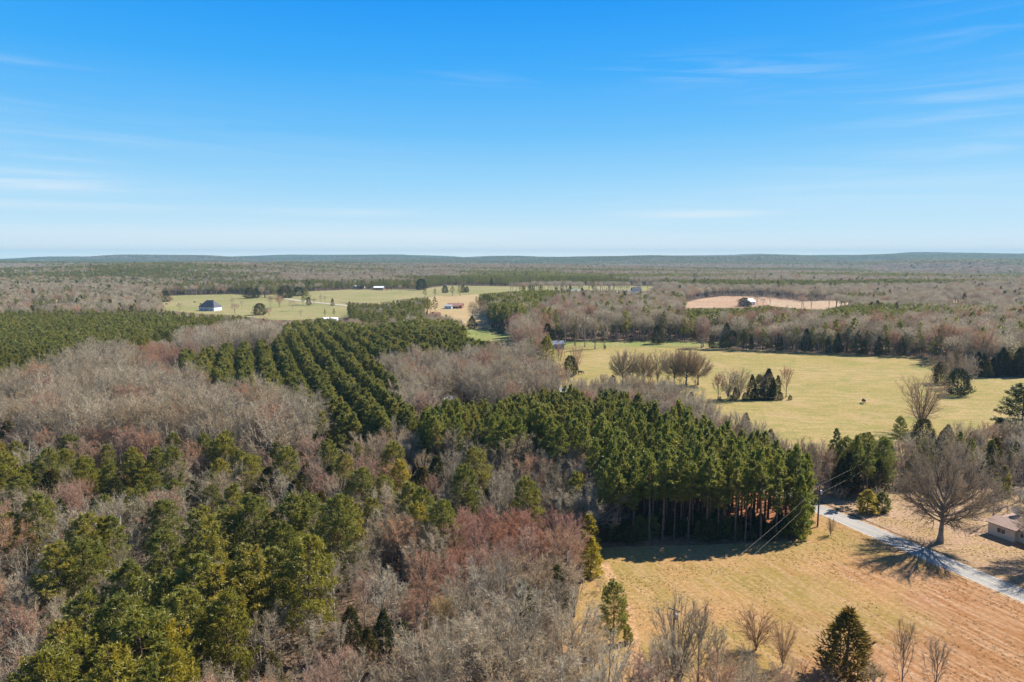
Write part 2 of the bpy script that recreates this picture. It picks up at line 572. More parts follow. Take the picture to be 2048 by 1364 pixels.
# bare red soil towards the south-east corner of the field, dry grass elsewhere
geo = N(nt, 'ShaderNodeSeparateXYZ'); nt.links.new(co, geo.inputs[0])
ax = at(1900, 1290); bx_ = at(1420, 1150)
dx, dy = ax[0] - bx_[0], ax[1] - bx_[1]
L2 = dx * dx + dy * dy
vm = N(nt, 'ShaderNodeVectorMath', operation='DOT_PRODUCT')
vs = N(nt, 'ShaderNodeVectorMath', operation='SUBTRACT')
nt.links.new(co, vs.inputs[0]); vs.inputs[1].default_value = (bx_[0], bx_[1], 0)
nt.links.new(vs.outputs[0], vm.inputs[0]); vm.inputs[1].default_value = (dx / L2, dy / L2, 0)
soil_t = N(nt, 'ShaderNodeMath', operation='ADD'); nt.links.new(vm.outputs['Value'], soil_t.inputs[0])
nn = maprange(nt, noise(nt, co, 0.05, 4, 0.6), 0.2, 0.8, -0.45, 0.45); nt.links.new(nn, soil_t.inputs[1])
soil = maprange(nt, soil_t.outputs[0], 0.35, 1.05)
grass = mixc(nt, f1, (0.310, 0.180, 0.074), (0.228, 0.165, 0.051))
grass = mixc(nt, mul(nt, f2, 0.55), grass, (0.355, 0.230, 0.122))
dirt = mixc(nt, f2, (0.245, 0.112, 0.050), (0.345, 0.210, 0.125))
col = mixc(nt, mul(nt, soil, 0.85), grass, dirt)
k = maprange(nt, f3, 0, 1, 0.80, 1.16)
cc = N(nt, 'ShaderNodeCombineXYZ')
for i in range(3):
    nt.links.new(k, cc.inputs[i])
col = mixc(nt, 1.0, col, cc.outputs[0], 'MULTIPLY')
nt.links.new(col, b.inputs['Base Color'])
b.inputs['Roughness'].default_value = 1.0
b.inputs['Specular IOR Level'].default_value = 0.03
bump(nt, b, f3, 0.5, 0.08)

M_YARD = ground_mat('yard_grass', (0.30, 0.195, 0.122), (0.35, 0.24, 0.165), (0.27, 0.19, 0.085), 0.05, 1.6, None, None, 0.08)
M_PAST = ground_mat('pasture_grass', (0.275, 0.208, 0.078), (0.335, 0.240, 0.112), (0.185, 0.178, 0.050), 0.022, 0.8, (0.1, 3.0), (0.20, 0.17, 0.08), 0.1)
M_TAN = ground_mat('tan_grass', (0.33, 0.235, 0.125), (0.35, 0.26, 0.145), (0.30, 0.225, 0.105), 0.02, 0.6)
M_GREEN = ground_mat('green_grass', (0.14, 0.175, 0.048), (0.175, 0.195, 0.060), (0.25, 0.21, 0.09), 0.02, 0.5)
M_FAR = ground_mat('far_pasture_grass', (0.215, 0.195, 0.080), (0.285, 0.225, 0.115), (0.165, 0.175, 0.065), 0.010, 0.25, (0.0, 4.0))
M_CLAY = ground_mat('red_clay', (0.33, 0.205, 0.130), (0.37, 0.255, 0.170), (0.30, 0.200, 0.130), 0.01, 0.3)
M_STUB = ground_mat('pale_stubble', (0.37, 0.27, 0.18), (0.35, 0.245, 0.16), (0.31, 0.225, 0.14), 0.01, 0.3)
M_STRAW = ground_mat('pine_straw', (0.24, 0.105, 0.055), (0.27, 0.125, 0.065), (0.18, 0.085, 0.045), 0.08, 0.9)
sheet('hay_field', HAY, 0.012, M_HAY)
sheet('yard', YARD, 0.010, M_YARD)
sheet('pasture', PASTURE, 0.04, M_PAST)
sheet('grass_strip', STRIP, 0.09, M_GREEN)
sheet('green_meadow', GREEN, 0.08, M_GREEN)
sheet('far_pasture', FARW, 0.10, M_FAR)
sheet('far_meadow', FARE, 0.12, M_FAR)
sheet('hill_slope', [(750, 607), (830, 599), (870, 592), (930, 590), (965, 587), (1000, 610), (1010, 660), (960, 655), (925, 668), (912, 655), (880, 642), (838, 622)], 0.05, M_TAN)
sheet('hilltop_grass', HILLY, 0.12, M_TAN)
sheet('clay_field', CLAY, 0.14, M_CLAY)
sheet('stubble_field', STUBBLE, 0.18, M_STUB)
sheet('far_tan_field', FARTAN, 0.2, M_STUB)
sheet('west_meadow', WEST, 0.2, M_FAR)
sheet('woodland_clearing', [(840, 790), (1000, 797), (1000, 840), (860, 830)], 0.03, M_TAN)
sheet('woodland_gap', [(1100, 770), (1160, 770), (1165, 830), (1100, 830)], 0.03, M_TAN)

M_ROAD, nt, b = new_mat('worn_asphalt')
co = obj_coord(nt)
f = maprange(nt, noise(nt, stretched(nt, co, 0.05, 1.0, -ROAD_ANG), 1.0, 4), 0.35, 0.65)
g = maprange(nt, noise(nt, co, 2.5, 5, 0.7), 0.3, 0.7, 0.88, 1.1)
cc = N(nt, 'ShaderNodeCombineXYZ')
for i in range(3):
    nt.links.new(g, cc.inputs[i])
rc = mixc(nt, 1.0, mixc(nt, f, (0.235, 0.222, 0.206), (0.32, 0.305, 0.283)), cc.outputs[0], 'MULTIPLY')
rc = mixc(nt, mul(nt, maprange(nt, noise(nt, co, 0.22, 5, 0.7), 0.54, 0.62), 0.45), rc, (0.17, 0.163, 0.155))
ck = N(nt, 'ShaderNodeMath', operation='ABSOLUTE'); ck0 = N(nt, 'ShaderNodeMath', operation='SUBTRACT'); ck0.inputs[1].default_value = 0.5
nt.links.new(noise(nt, co, 0.5, 4, 0.6, 0.8), ck0.inputs[0]); nt.links.new(ck0.outputs[0], ck.inputs[0])
rc = mixc(nt, mul(nt, maprange(nt, ck.outputs[0], 0.010, 0.0), 0.6), rc, (0.11, 0.10, 0.095))
nt.links.new(rc, b.inputs['Base Color'])
M_WHITE = plain('white_paint', (0.50, 0.49, 0.46), 0.6, 0.1)
M_YELLOW = plain('faded_yellow_paint', (0.36, 0.30, 0.18), 0.7, 0.2)
M_DIRT = ground_mat('road_shoulder_dirt', (0.33, 0.20, 0.12), (0.38, 0.25, 0.155), (0.27, 0.195, 0.095), 0.2, 1.2)


def road_strip(name, s0, s1, t0, t1, z, mat, n=60, parent=None, jit=0.0):
    V, F = [], []
    for i in range(n + 1):
        s = s0 + (s1 - s0) * i / n
        j0, j1 = random.uniform(-jit, jit), random.uniform(-jit, jit)
        a, c = road_pt(s, t0 + j0), road_pt(s, t1 + j1)
        V += [(a[0], a[1], z), (c[0], c[1], z)]
    for i in range(n):
        F.append([2 * i, 2 * i + 1, 2 * i + 3, 2 * i + 2])
    me = mesh_from(name, V, F, [mat])
    if me.polygons[0].normal.z < 0:
        me.flip_normals()
    return link(name, me, parent)


tag(road_strip('road_shoulder', -120, 80, -0.7, ROAD_W + 0.8, 0.018, M_DIRT, 160, None, 0.25), kind='structure')
road = tag(road_strip('road', -120, 80, 0, ROAD_W, 0.026, M_ROAD, 90), kind='structure')
road_strip('edge_line', -120, 80, 0.12, 0.22, 0.031, M_WHITE, 90, road)
road_strip('edge_line', -120, 80, ROAD_W - 0.22, ROAD_W - 0.12, 0.031, M_WHITE, 90, road)
road_strip('centre_line', -120, 80, ROAD_W / 2 - 0.12, ROAD_W / 2 - 0.02, 0.031, M_YELLOW, 90, road)
road_strip('centre_line', -120, 80, ROAD_W / 2 + 0.06, ROAD_W / 2 + 0.16, 0.031, M_YELLOW, 90, road)
# far farm lane
lane = [at(568, 597), at(600, 602), at(640, 606), at(690, 611), at(720, 618)]
V, F = [], []
for i, (x, y) in enumerate(lane):
    V += [(x, y - 6, 0.3), (x, y + 6, 0.3)]
for i in range(len(lane) - 1):
    F.append([2 * i, 2 * i + 2, 2 * i + 3, 2 * i + 1])
tag(link('farm_lane', mesh_from('farm_lane', V, F, [plain('pale_gravel', (0.36, 0.31, 0.26), 0.9)])), kind='structure')
# worn track down the west side of the hay field and the needle-covered floor of the pine stand
V, F = [], []
trk = [(1205, 1125), (1228, 1165), (1248, 1205), (1262, 1245), (1272, 1300), (1280, 1380)]
for i, p in enumerate(trk):
    x, y = at(*p)
    V += [(x - 1.0 + random.uniform(-.2, .2), y, 0.016), (x + 1.0 + random.uniform(-.2, .2), y, 0.016)]
for i in range(len(trk) - 1):
    F.append([2 * i, 2 * i + 1, 2 * i + 3, 2 * i + 2])
tag(link('field_track', mesh_from('field_track', V, F, [ground_mat('worn_track_soil', (0.345, 0.195, 0.095), (0.40, 0.255, 0.15), (0.32, 0.20, 0.085), 0.1, 1.2)])), kind='structure')
STAND_FLOOR = [(1195, 1098), (1592, 1084), (1606, 1020), (1600, 990), (1540, 930), (1150, 900), (1150, 980)]
sheet('pine_straw_floor', STAND_FLOOR, 0.006, M_STRAW)

# ------------------------------------------------------------------ tree shapes
def bez(p0, p1, p2, n):
    t = np.linspace(0, 1, n)[:, None]
    return (1 - t) ** 2 * p0 + 2 * t * (1 - t) * p1 + t * t * p2


def bare_shape(seed, H, R, clear, nl=9, nb=11, nt_=15, sub=2, tw=0.030, tl=1.0, vase=False, r0=None, sides=5, fine=1.0, top=1.0, oak=False):
    """Leafless tree: trunk and limbs, branches, twigs. Returns (trunk TB, crown TB)."""
    g = np.random.default_rng(seed)
    T, Cn = TB(), TB()
    r0 = r0 or 0.018 * H
    zc, Rz = H * (clear + (1 - clear) * 0.5), H * (1 - clear) * 0.5
    zf = H * clear * (0.55 if not vase else 0.15)
    ph = g.uniform(0, 6.28)
    lean = g.normal(size=2) * 0.012 * H
    ztop = H * (0.82 if not vase else clear + 0.05)
    if oak:
        ztop, zf = H * 0.55, H * 0.20
    npt = 7
    tz = np.linspace(0, 1, npt)
    tp = np.stack([lean[0] * tz ** 1.5 + g.normal(size=npt) * 0.006 * H * tz, lean[1] * tz ** 1.5 + g.normal(size=npt) * 0.006 * H * tz, tz * ztop], 1)
    rad = r0 * (1 - tz) ** 0.85 * 0.9 + 0.02
    rad[0] *= 1.35
    T.tube(tp, rad, sides + 2, 0)
    PA, DA, LA, WA = [], [], [], []
    for i in range(nl):
        az = ph + i * 2.399 + g.normal() * 0.25
        u = (i + 0.5) / nl
        rho = math.sqrt(u) if not vase else 0.25 + 0.75 * math.sqrt(u)
        top_z = zc + Rz * top * math.sqrt(max(0.0, 1 - (rho * 0.92) ** 2)) * g.uniform(0.75, 1.0) - (0.25 * Rz if u > 0.8 else 0) * g.uniform(0.3, 1.2)
        e = np.array([math.cos(az) * R * rho * 0.82, math.sin(az) * R * rho * 0.82, top_z])
        if oak:
            st = 1.0 - 1.30 * u + g.uniform(-0.12, 0.12)
            st = max(-0.5, min(0.98, st)); ct = math.sqrt(1 - st * st)
            e = np.array([math.cos(az) * R * 0.86 * ct, math.sin(az) * R * 0.86 * ct, zc + Rz * 0.88 * st]) * g.uniform(0.9, 1.04)
        zs = zf + (ztop * 0.92 - zf) * (1 - u) * g.uniform(0.75, 1.0) * (1.0 if not vase else 0.5)
        k = np.interp(zs / ztop, tz, np.arange(npt)); k0 = int(k); k1 = min(k0 + 1, npt - 1)
        s = tp[k0] + (tp[k1] - tp[k0]) * (k - k0)
        mid = s * 0.5 + e * 0.5 + np.array([math.cos(az), math.sin(az), 0.0]) * R * 0.12 * (1 if not vase else -0.6) + np.array([0, 0, -0.05 * H if not vase else 0.06 * H])
        n = 7
        lp = bez(s, mid, e, n) + g.normal(size=(n, 3)) * 0.012 * H * np.linspace(0, 1, n)[:, None]
        lr = np.linspace(1, 0.16, n) * r0 * (0.36 if not vase else 0.42) * (1.25 - 0.5 * rho)
        T.tube(lp, lr, max(3, sides - 1), 0)
        # branches
        for j in range(nb):
            t = 0.22 + 0.78 * (j + g.uniform(0, 1)) / nb
            kk = t * (n - 1); a0 = min(int(kk), n - 2)
            bs = lp[a0] + (lp[a0 + 1] - lp[a0]) * (kk - a0)
            dv = lp[a0 + 1] - lp[a0]; dv /= np.linalg.norm(dv) + 1e-9
            out = bs - np.array([0, 0, zc - 0.45 * Rz]); out /= np.linalg.norm(out) + 1e-9
            d = dv * 0.7 + out * 0.6 + g.normal(size=3) * 0.55 + np.array([0, 0, 0.15])
            d /= np.linalg.norm(d)
            bl = R * g.uniform(0.28, 0.55) * (1.1 - 0.45 * t)
            be = bs + d * bl
            bm = bs * 0.5 + be * 0.5 + g.normal(size=3) * 0.08 * bl
            m_ = 4
            bp = bez(bs, bm, be + np.array([0, 0, 0.12 * bl]), m_)
            Cn.tube(bp, np.linspace(0.058, 0.018, m_) * (H / 16) * (1.2 - 0.4 * t), 3, 0)
            nn = nt_
            tt = g.uniform(0.15, 1.0, nn)
            q = tt * (m_ - 1); q0 = np.minimum(q.astype(int), m_ - 2)
            P = bp[q0] + (bp[q0 + 1] - bp[q0]) * (q - q0)[:, None]
            D = d[None, :] * 0.75 + out[None, :] * 0.35 + g.normal(size=(nn, 3)) * 0.6 + np.array([0, 0, 0.2])
            D /= np.linalg.norm(D, axis=1)[:, None]
            L = g.uniform(0.6, 1.25, nn) * tl * (H / 16) ** 0.5
            PA.append(P); DA.append(D); LA.append(L); WA.append(np.full(nn, tw))
            for _ in range(sub):
                ts = g.uniform(0.25, 0.95, nn)
                P2 = P + D * (L * ts)[:, None]
                D2 = D * 0.7 + g.normal(size=(nn, 3)) * 0.6
                D2 /= np.linalg.norm(D2, axis=1)[:, None]
                PA.append(P2); DA.append(D2); LA.append(L * g.uniform(0.4, 0.8, nn)); WA.append(np.full(nn, tw * 0.8))
    Cn.blades(np.vstack(PA), np.vstack(DA), np.concatenate(LA), np.concatenate(WA) * fine, g, 0)
    return T, Cn


def pine_shape(seed, H, R, zb, nbr=46, ntuft=20, blade=(0.50, 0.13), nblade=5, apex=0.75, ragged=0.25, low=0.55):
    g = np.random.default_rng(seed)
    T, Cn = TB(), TB()
    n = 8
    tz = np.linspace(0, 1, n)
    tp = np.stack([g.normal(size=n).cumsum() * 0.006 * H * tz, g.normal(size=n).cumsum() * 0.006 * H * tz, tz * H * 0.97], 1)
    rad = 0.0115 * H * (1 - tz) ** 0.8 + 0.02
    rad[0] *= 1.3
    T.tube(tp, rad, 6, 0)
    PA, DA = [], []
    for i in range(nbr):
        u = ((i + g.uniform(0, 1)) / nbr) ** 0.92
        z = H * (zb + (0.965 - zb) * u)
        env = min(1.0, low + (1 - low) * u / 0.28) * max(0.0, 1 - u ** 1.9) ** apex
        L = R * max(0.16, env) * g.uniform(1 - ragged, 1 + ragged * 0.4)
        az = i * 2.399 + g.normal() * 0.35
        rise = -0.12 + 0.75 * u + g.normal() * 0.10
        k = np.interp(z / (H * 0.97), tz, np.arange(n)); k0 = min(int(k), n - 2)
        s = tp[k0] + (tp[k0 + 1] - tp[k0]) * (k - k0)
        e = s + np.array([math.cos(az) * L, math.sin(az) * L, rise * L])
        m_ = s * 0.5 + e * 0.5 + np.array([0, 0, -0.10 * L])
        bp = bez(s, m_, e, 5)
        T.tube(bp[:4], np.linspace(0.045, 0.02, 4) * H / 16, 3, 0)
        c = int(ntuft * (0.45 + 0.75 * L / R))
        tt = g.beta(2.2, 1.15, c) * 0.78 + 0.24
        q = np.clip(tt, 0, 1) * 4; q0 = np.minimum(q.astype(int), 3)
        P = bp[q0] + (bp[q0 + 1] - bp[q0]) * (q - q0)[:, None]
        side = np.array([-math.sin(az), math.cos(az), 0])
        wd = 0.34 * L * (1.15 - 0.6 * tt)
        P = P + side[None, :] * (g.normal(size=c) * wd)[:, None] * 0.7 + np.stack([np.zeros(c), np.zeros(c), g.normal(size=c) * 0.16 + 0.06], 1) * (R / 3)
        out = np.array([math.cos(az), math.sin(az), 0.5])
        PA.append(np.repeat(P, nblade, 0))
        DA.append(out[None, :] * 0.5 + g.normal(size=(c * nblade, 3)) * 0.75)
    P, D = np.vstack(PA), np.vstack(DA)
    L = g.uniform(0.7, 1.25, len(P)) * blade[0]
    Cn.blades(P, D, L, L * blade[1] / blade[0], g, 0)
    return T, Cn


def cedar_shape(seed, H, R, n=1900, leaf=(0.55, 0.22), zb=0.05, power=0.8, lobes=9):
    g = np.random.default_rng(seed)
    T, Cn = TB(), TB()
    T.tube([(0, 0, 0), (0.02 * H, 0, 0.5 * H), (0, 0.01 * H, 0.95 * H)], [0.022 * H, 0.013 * H, 0.02], 5, 0)
    u = g.uniform(0, 1, n) ** 1.15
    az = g.uniform(0, 6.283, n)
    lob = 1 + 0.20 * np.sin(az * 3 + u * 11 + seed) + 0.16 * np.sin(az * lobes + u * 23 + seed * 2)
    env = np.minimum(1, 0.55 + u / 0.30) * np.maximum(0.05, 1 - u ** 1.5) ** power
    rr_ = R * env * lob * np.sqrt(g.uniform(0.30, 1, n))
    P = np.stack([np.cos(az) * rr_, np.sin(az) * rr_, H * (zb + (1 - zb) * u)], 1)
    D = np.stack([np.cos(az), np.sin(az), np.full(n, 0.9)], 1) + g.normal(size=(n, 3)) * 0.7
    L = g.uniform(0.7, 1.3, n) * leaf[0]
    Cn.blades(P, D, L, L * leaf[1] / leaf[0], g, 0)
    return T, Cn


def far_bare(seed, H, R, n, L, W, clear=0.3):
    g = np.random.default_rng(seed)
    T, Cn = TB(), TB()
    T.tube([(0, 0, 0), (0, 0, H * 0.6)], [0.02 * H, 0.008 * H], 3, 0)
    for k in range(3):
        a = k * 2.1 + seed
        T.tube([(0, 0, H * 0.3), (math.cos(a) * R * 0.5, math.sin(a) * R * 0.5, H * 0.8)], [0.009 * H, 0.003 * H], 3, 0)
    d = g.normal(size=(n, 3)); d /= np.linalg.norm(d, axis=1)[:, None]
    d[:, 2] = np.where(d[:, 2] < -0.3, -d[:, 2], d[:, 2])
    q = g.uniform(0.15, 1, n) ** 0.4
    zc, Rz = H * (clear + (1 - clear) * 0.45), H * (1 - clear) * 0.55
    P = d * q[:, None] * np.array([R, R, Rz]) + np.array([0, 0, zc])
    D = d + g.normal(size=(n, 3)) * 0.6 + np.array([0, 0, 0.5])
    Lr = g.uniform(0.6, 1.3, n) * L
    D /= np.linalg.norm(D, axis=1)[:, None]
    Cn.blades(P - D * Lr[:, None] * 0.5, D, Lr, Lr * W / L, g, 0)
    return T, Cn


PROTO = {}       # kind -> list of (lod, trunk mesh, crown mesh, joined object, H)
shapes_coll = {}


def add_proto(kind, lod, TC, H, bark, leaf):
    T, Cn = TC
    i = len(PROTO.setdefault(kind, []))
    tm = T.mesh(f"{kind}_trunk", [bark], True) if lod == 0 else None
    cm = Cn.mesh(f"{kind}_crown", [leaf]) if lod == 0 else None
    J = TB()
    V, F, _ = T.arrays(); J.add(V, F, 0)
    V, F, _ = Cn.arrays(); J.add(V, F, 1)
    jm = J.mesh(f"{kind}_whole", [bark, leaf])
    jo = bpy.data.objects.new(f"{kind}_shape_{i:02d}", jm)
    if kind not in shapes_coll:
        shapes_coll[kind] = bpy.data.collections.new(f"{kind}_shapes")
    shapes_coll[kind].objects.link(jo)
    PROTO[kind].append((lod, tm, cm, H))
    return i


IDX = {}
def reg(key, i):
    IDX.setdefault(key, []).append(i)


# pines: old field pines, plantation pines, tall clear-stemmed pines, young pines
for s in range(4):
    reg('pine_wild', add_proto('pine', 0, pine_shape(100 + s, 17, 4.0 + 0.3 * s, 0.20, 74, 46, (0.44, 0.125), 5, 0.62, 0.30, 0.7), 17, PBARK, PINE))
for s in range(4):
    reg('pine_row', add_proto('pine', 0, pine_shape(120 + s, 15, 2.8 + 0.15 * s, 0.28, 58, 30, (0.42, 0.125), 5, 1.05, 0.30), 15, PBARK, PINE))
for s in range(4):
    reg('pine_tall', add_proto('pine', 0, pine_shape(140 + s, 18.5, 2.5 + 0.15 * s, 0.46 + 0.03 * s, 50, 30, (0.42, 0.125), 5, 0.9, 0.36), 18.5, PBARK, PINE))
for s in range(2):
    reg('pine_young', add_proto('pine', 0, pine_shape(160 + s, 8, 2.3, 0.04, 60, 24, (0.42, 0.13), 5, 0.8, 0.25, 0.8), 8, PBARK, PINE))
for s in range(3):
    reg('pine_mid', add_proto('pine', 1, pine_shape(170 + s, 16, 3.0, 0.30, 30, 11, (0.80, 0.34), 3, 0.8, 0.3), 16, PBARK, PINE))
for s in range(3):
    reg('pine_far', add_proto('pine', 2, pine_shape(180 + s, 16, 3.4, 0.30, 18, 5, (1.5, 0.8), 2, 0.8, 0.3), 16, PBARK, PINE))
# grey bare trees
for s in range(5):
    reg('bare_wood', add_proto('bare', 0, bare_shape(200 + s, 17, 4.4 + 0.4 * s, 0.40, 9, 10, 11, 2, 0.050, 1.05), 17, BARK, TWIG))
for s in range(2):
    reg('bare_small', add_proto('bare', 0, bare_shape(210 + s, 10, 2.9, 0.25, 9, 9, 11, 2, 0.045, 0.9), 10, BARK, TWIG))
for s in range(3):
    reg('bare_vase', add_proto('bare', 0, bare_shape(220 + s, 16, 6.8, 0.20, 19, 11, 12, 2, 0.045, 1.1, True), 16, BARK, TWIG))
for s in range(3):
    reg('bare_mid', add_proto('bare', 1, far_bare(230 + s, 17, 4.8, 520, 1.7, 0.17, 0.34), 17, BARK, TWIG))
for s in range(3):
    reg('bare_far', add_proto('bare', 2, far_bare(240 + s, 17, 5.4, 120, 3.0, 0.60, 0.30), 17, BARK, TWIG))
for s in range(2):
    reg('bare_oak', add_proto('bare', 0, bare_shape(225 + s, 19, 9.2, 0.20, 30, 17, 18, 2, 0.050, 1.2, False, 0.62, 6, 1.0, 1.0, True), 19, BARK, TWIG))
for s in range(4):
    reg('bare_round', add_proto('bare', 0, bare_shape(250 + s, 14, 5.0 + 0.45 * s, 0.22, 15, 11, 12, 2, 0.055, 1.05, False, 0.34, 5, 1.0, 1.0, True), 14, BARK, TWIG))
# reddish budding trees
for s in range(4):
    reg('bud_wood', add_proto('bud', 0, bare_shape(300 + s, 14, 4.0 + 0.3 * s, 0.30, 10, 10, 15, 2, 0.052, 0.95), 14, BARK, BUD))
for s in range(2):
    reg('bud_mid', add_proto('bud', 1, far_bare(330 + s, 14, 4.6, 520, 1.5, 0.17, 0.30), 14, BARK, BUD))
for s in range(2):
    reg('bud_far', add_proto('bud', 2, far_bare(340 + s, 14, 5.0, 120, 2.8, 0.60, 0.26), 14, BARK, BUD))
# cedars
for s in range(4):
    reg('cedar', add_proto('cedar', 0, cedar_shape(400 + s, 10, 2.5 + 0.3 * s, 3000, (0.55, 0.20)), 10, PBARK, CEDAR))
for s in range(2):
    reg('cedar_round', add_proto('cedar', 0, cedar_shape(410 + s, 10, 4.6, 4200, (0.60, 0.22), 0.03, 0.42), 10, PBARK, CEDAR))
for s in range(2):
    reg('cedar_mid', add_proto('cedar', 1, cedar_shape(430 + s, 11, 2.8, 420, (1.1, 0.5)), 11, PBARK, CEDAR))
for s in range(2):
    reg('cedar_far', add_proto('cedar', 2, cedar_shape(440 + s, 12, 3.2, 90, (2.2, 1.2)), 12, PBARK, CEDAR))
# undergrowth
for s in range(3):
    reg('brush', add_proto('brush', 1, bare_shape(500 + s, 5, 1.9, 0.08, 8, 6, 9, 1, 0.05, 0.8, True, 0.05, 3), 5, BARK, TWIG if s != 1 else BUD))

# ------------------------------------------------------------------ where the trees stand
# regions of canopy in the picture, first match wins: (name, outline, {shape: weight}, height range)
ROWS = [(360, 702), (400, 700), (455, 690), (552, 682), (572, 648), (620, 632), (660, 640), (745, 652), (830, 640), (900, 640), (960, 656), (1010, 680), (1000, 692), (900, 704), (800, 706), (745, 706), (800, 775), (832, 835), (720, 848), (640, 838), (620, 800), (560, 772), (450, 766), (380, 748)]
STAND = [(1195, 960), (1196, 895), (1150, 868), (1060, 858), (960, 852), (850, 842), (842, 812), (900, 803), (1000, 803), (1060, 785), (1140, 775), (1180, 795), (1260, 768), (1330, 800), (1400, 826), (1480, 862), (1560, 876), (1612, 884), (1618, 1000), (1590, 1090), (1200, 1100)]
WSTAND = [(-200, 618), (0, 618), (150, 622), (330, 622), (440, 630), (525, 634), (470, 642), (400, 652), (300, 672), (150, 712), (0, 752), (-200, 800)]
GREYSTAND = [(752, 712), (830, 705), (900, 705), (1000, 692), (1075, 700), (1112, 735), (1115, 775), (1050, 790), (1000, 805), (830, 805), (790, 770)]
HEDGE = [(690, 600), (720, 604), (800, 596), (870, 590), (940, 588), (935, 606), (880, 612), (845, 622), (850, 640), (835, 650), (760, 640), (690, 630)]
PGROVE = [(930, 592), (945, 572), (1000, 570), (1105, 572), (1110, 590), (1060, 620), (1030, 630), (960, 600)]
EPINES = [(1360, 618), (1480, 618), (1520, 612), (1800, 606), (1990, 612), (1985, 634), (1700, 640), (1560, 632), (1500, 640), (1360, 640)]
EWOOD = [(1010, 640), (1100, 583), (1340, 584), (1360, 616), (1720, 608), (2400, 600), (2400, 760), (2060, 752), (1960, 752), (1855, 712), (1400, 696), (1050, 694), (1035, 665)]
WPINES = [(-300, 545), (50, 535), (220, 530), (560, 545), (575, 562), (540, 580), (470, 572), (350, 570), (180, 565), (-300, 562)]
WBARE = [(-300, 566), (180, 568), (330, 572), (335, 590), (320, 618), (-300, 620)]
GREYHILL = [(200, 690), (300, 672), (400, 652), (480, 640), (560, 645), (548, 684), (455, 690), (400, 700), (360, 704), (370, 745), (450, 766), (560, 772), (620, 800), (640, 838), (560, 860), (300, 840), (100, 830), (-300, 835), (-300, 740), (0, 752)]
REDPATCH = [(255, 690), (350, 680), (368, 720), (390, 770), (330, 790), (270, 740)]
THICKET = [(760, 850), (850, 845), (960, 852), (1060, 860), (1150, 870), (1200, 910), (1190, 960), (1110, 950), (1040, 930), (1000, 900), (900, 885), (760, 880)]
REDS = [(890, 1010), (1000, 995), (1160, 1015), (1170, 1110), (1060, 1120), (930, 1120), (890, 1060)]
PINKBRUSH = [(700, 1050), (900, 1040), (900, 1250), (700, 1340), (420, 1420), (400, 1250), (640, 1180)]
BELT = [(1608, 850), (1800, 850), (2060, 845), (2400, 850), (2400, 990), (1980, 1000), (1800, 985), (1640, 985), (1615, 950)]
MIXWEST = [(-300, 830), (300, 845), (560, 862), (640, 840), (760, 880), (760, 980), (560, 980), (480, 1000), (280, 1010), (100, 1090), (-300, 1120)]

REG = [
    ('rows', ROWS, None, None),
    ('stand', STAND, None, None),
    ('west stand', WSTAND, {'pine_row': 1.0}, (13, 16)),
    ('grey stand', GREYSTAND, {'bare_wood': 0.50, 'bare_round': 0.32, 'bud_wood': 0.09, 'cedar': 0.06, 'pine_wild': 0.03}, (14, 19)),
    ('hedge', HEDGE, {'pine_wild': 0.55, 'cedar': 0.30, 'bare_wood': 0.15}, (10, 16)),
    ('grove', PGROVE, {'pine_tall': 0.85, 'bare_wood': 0.15}, (17, 23)),
    ('east pines', EPINES, {'pine_row': 0.9, 'bare_wood': 0.1}, (13, 17)),
    ('east wood', EWOOD, {'bare_wood': 0.36, 'bare_round': 0.20, 'bud_wood': 0.16, 'cedar': 0.10, 'pine_wild': 0.18}, (15, 23)),
    ('west pines', WPINES, {'pine_row': 0.8, 'bare_wood': 0.2}, (13, 19)),
    ('west bare', WBARE, {'bare_wood': 0.58, 'bud_wood': 0.30, 'cedar': 0.06, 'pine_wild': 0.06}, (10, 16)),
    ('red patch', REDPATCH, {'bud_wood': 0.75, 'bare_wood': 0.25}, (9, 13)),
    ('grey hill', GREYHILL, {'bare_wood': 0.50, 'bare_round': 0.42, 'bud_wood': 0.07, 'cedar': 0.01}, (13, 20)),
    ('thicket', THICKET, {'bare_wood': 0.36, 'bare_round': 0.52, 'bud_wood': 0.08, 'cedar': 0.04}, (11, 15)),
    ('belt', BELT, {'pine_tall': 0.16, 'pine_wild': 0.10, 'cedar': 0.26, 'bare_wood': 0.34, 'bud_wood': 0.14}, (9, 14)),
    ('reds', REDS, {'bud_wood': 0.9, 'bare_wood': 0.1}, (9, 12)),
    ('pink brush', PINKBRUSH, {'bare_small': 0.62, 'bud_wood': 0.30, 'cedar': 0.08}, (7, 12)),
    ('mixed west', MIXWEST, {'bare_wood': 0.24, 'bare_round': 0.18, 'bud_wood': 0.22, 'pine_wild': 0.18, 'cedar': 0.18}, (9, 14)),
]
NEARMIX = {'bare_wood': 0.30, 'bare_round': 0.28, 'bare_small': 0.18, 'bud_wood': 0.15, 'cedar': 0.09}
TREES = []       # dicts: shape, x, y, H, w, hand label

# hand-placed trees: (shape, top px, top py, height, width factor, tint, label)
Y_ = (1.55, 1.35, 0.75); D_ = (0.75, 0.85, 0.85); W_ = (1.0, 1.0, 1.0)
HAND = []
def hand(shape, px, py, H, w=1.0, tint=None, label=None, base=None):
    x, y = at(px, py, H) if base is None else at(*base)
    if base is not None:
        # height from the top pixel above the known foot
        r = math.hypot(x, y)
        yy = (682 - py) / FPX
        Zr, Yr = -SP + yy * CP, CP + yy * SP
        H = CAM_H + Zr * (y / Yr)
    HAND.append(dict(shape=shape, x=x, y=y, H=H, w=w, tint=tint, label=label))

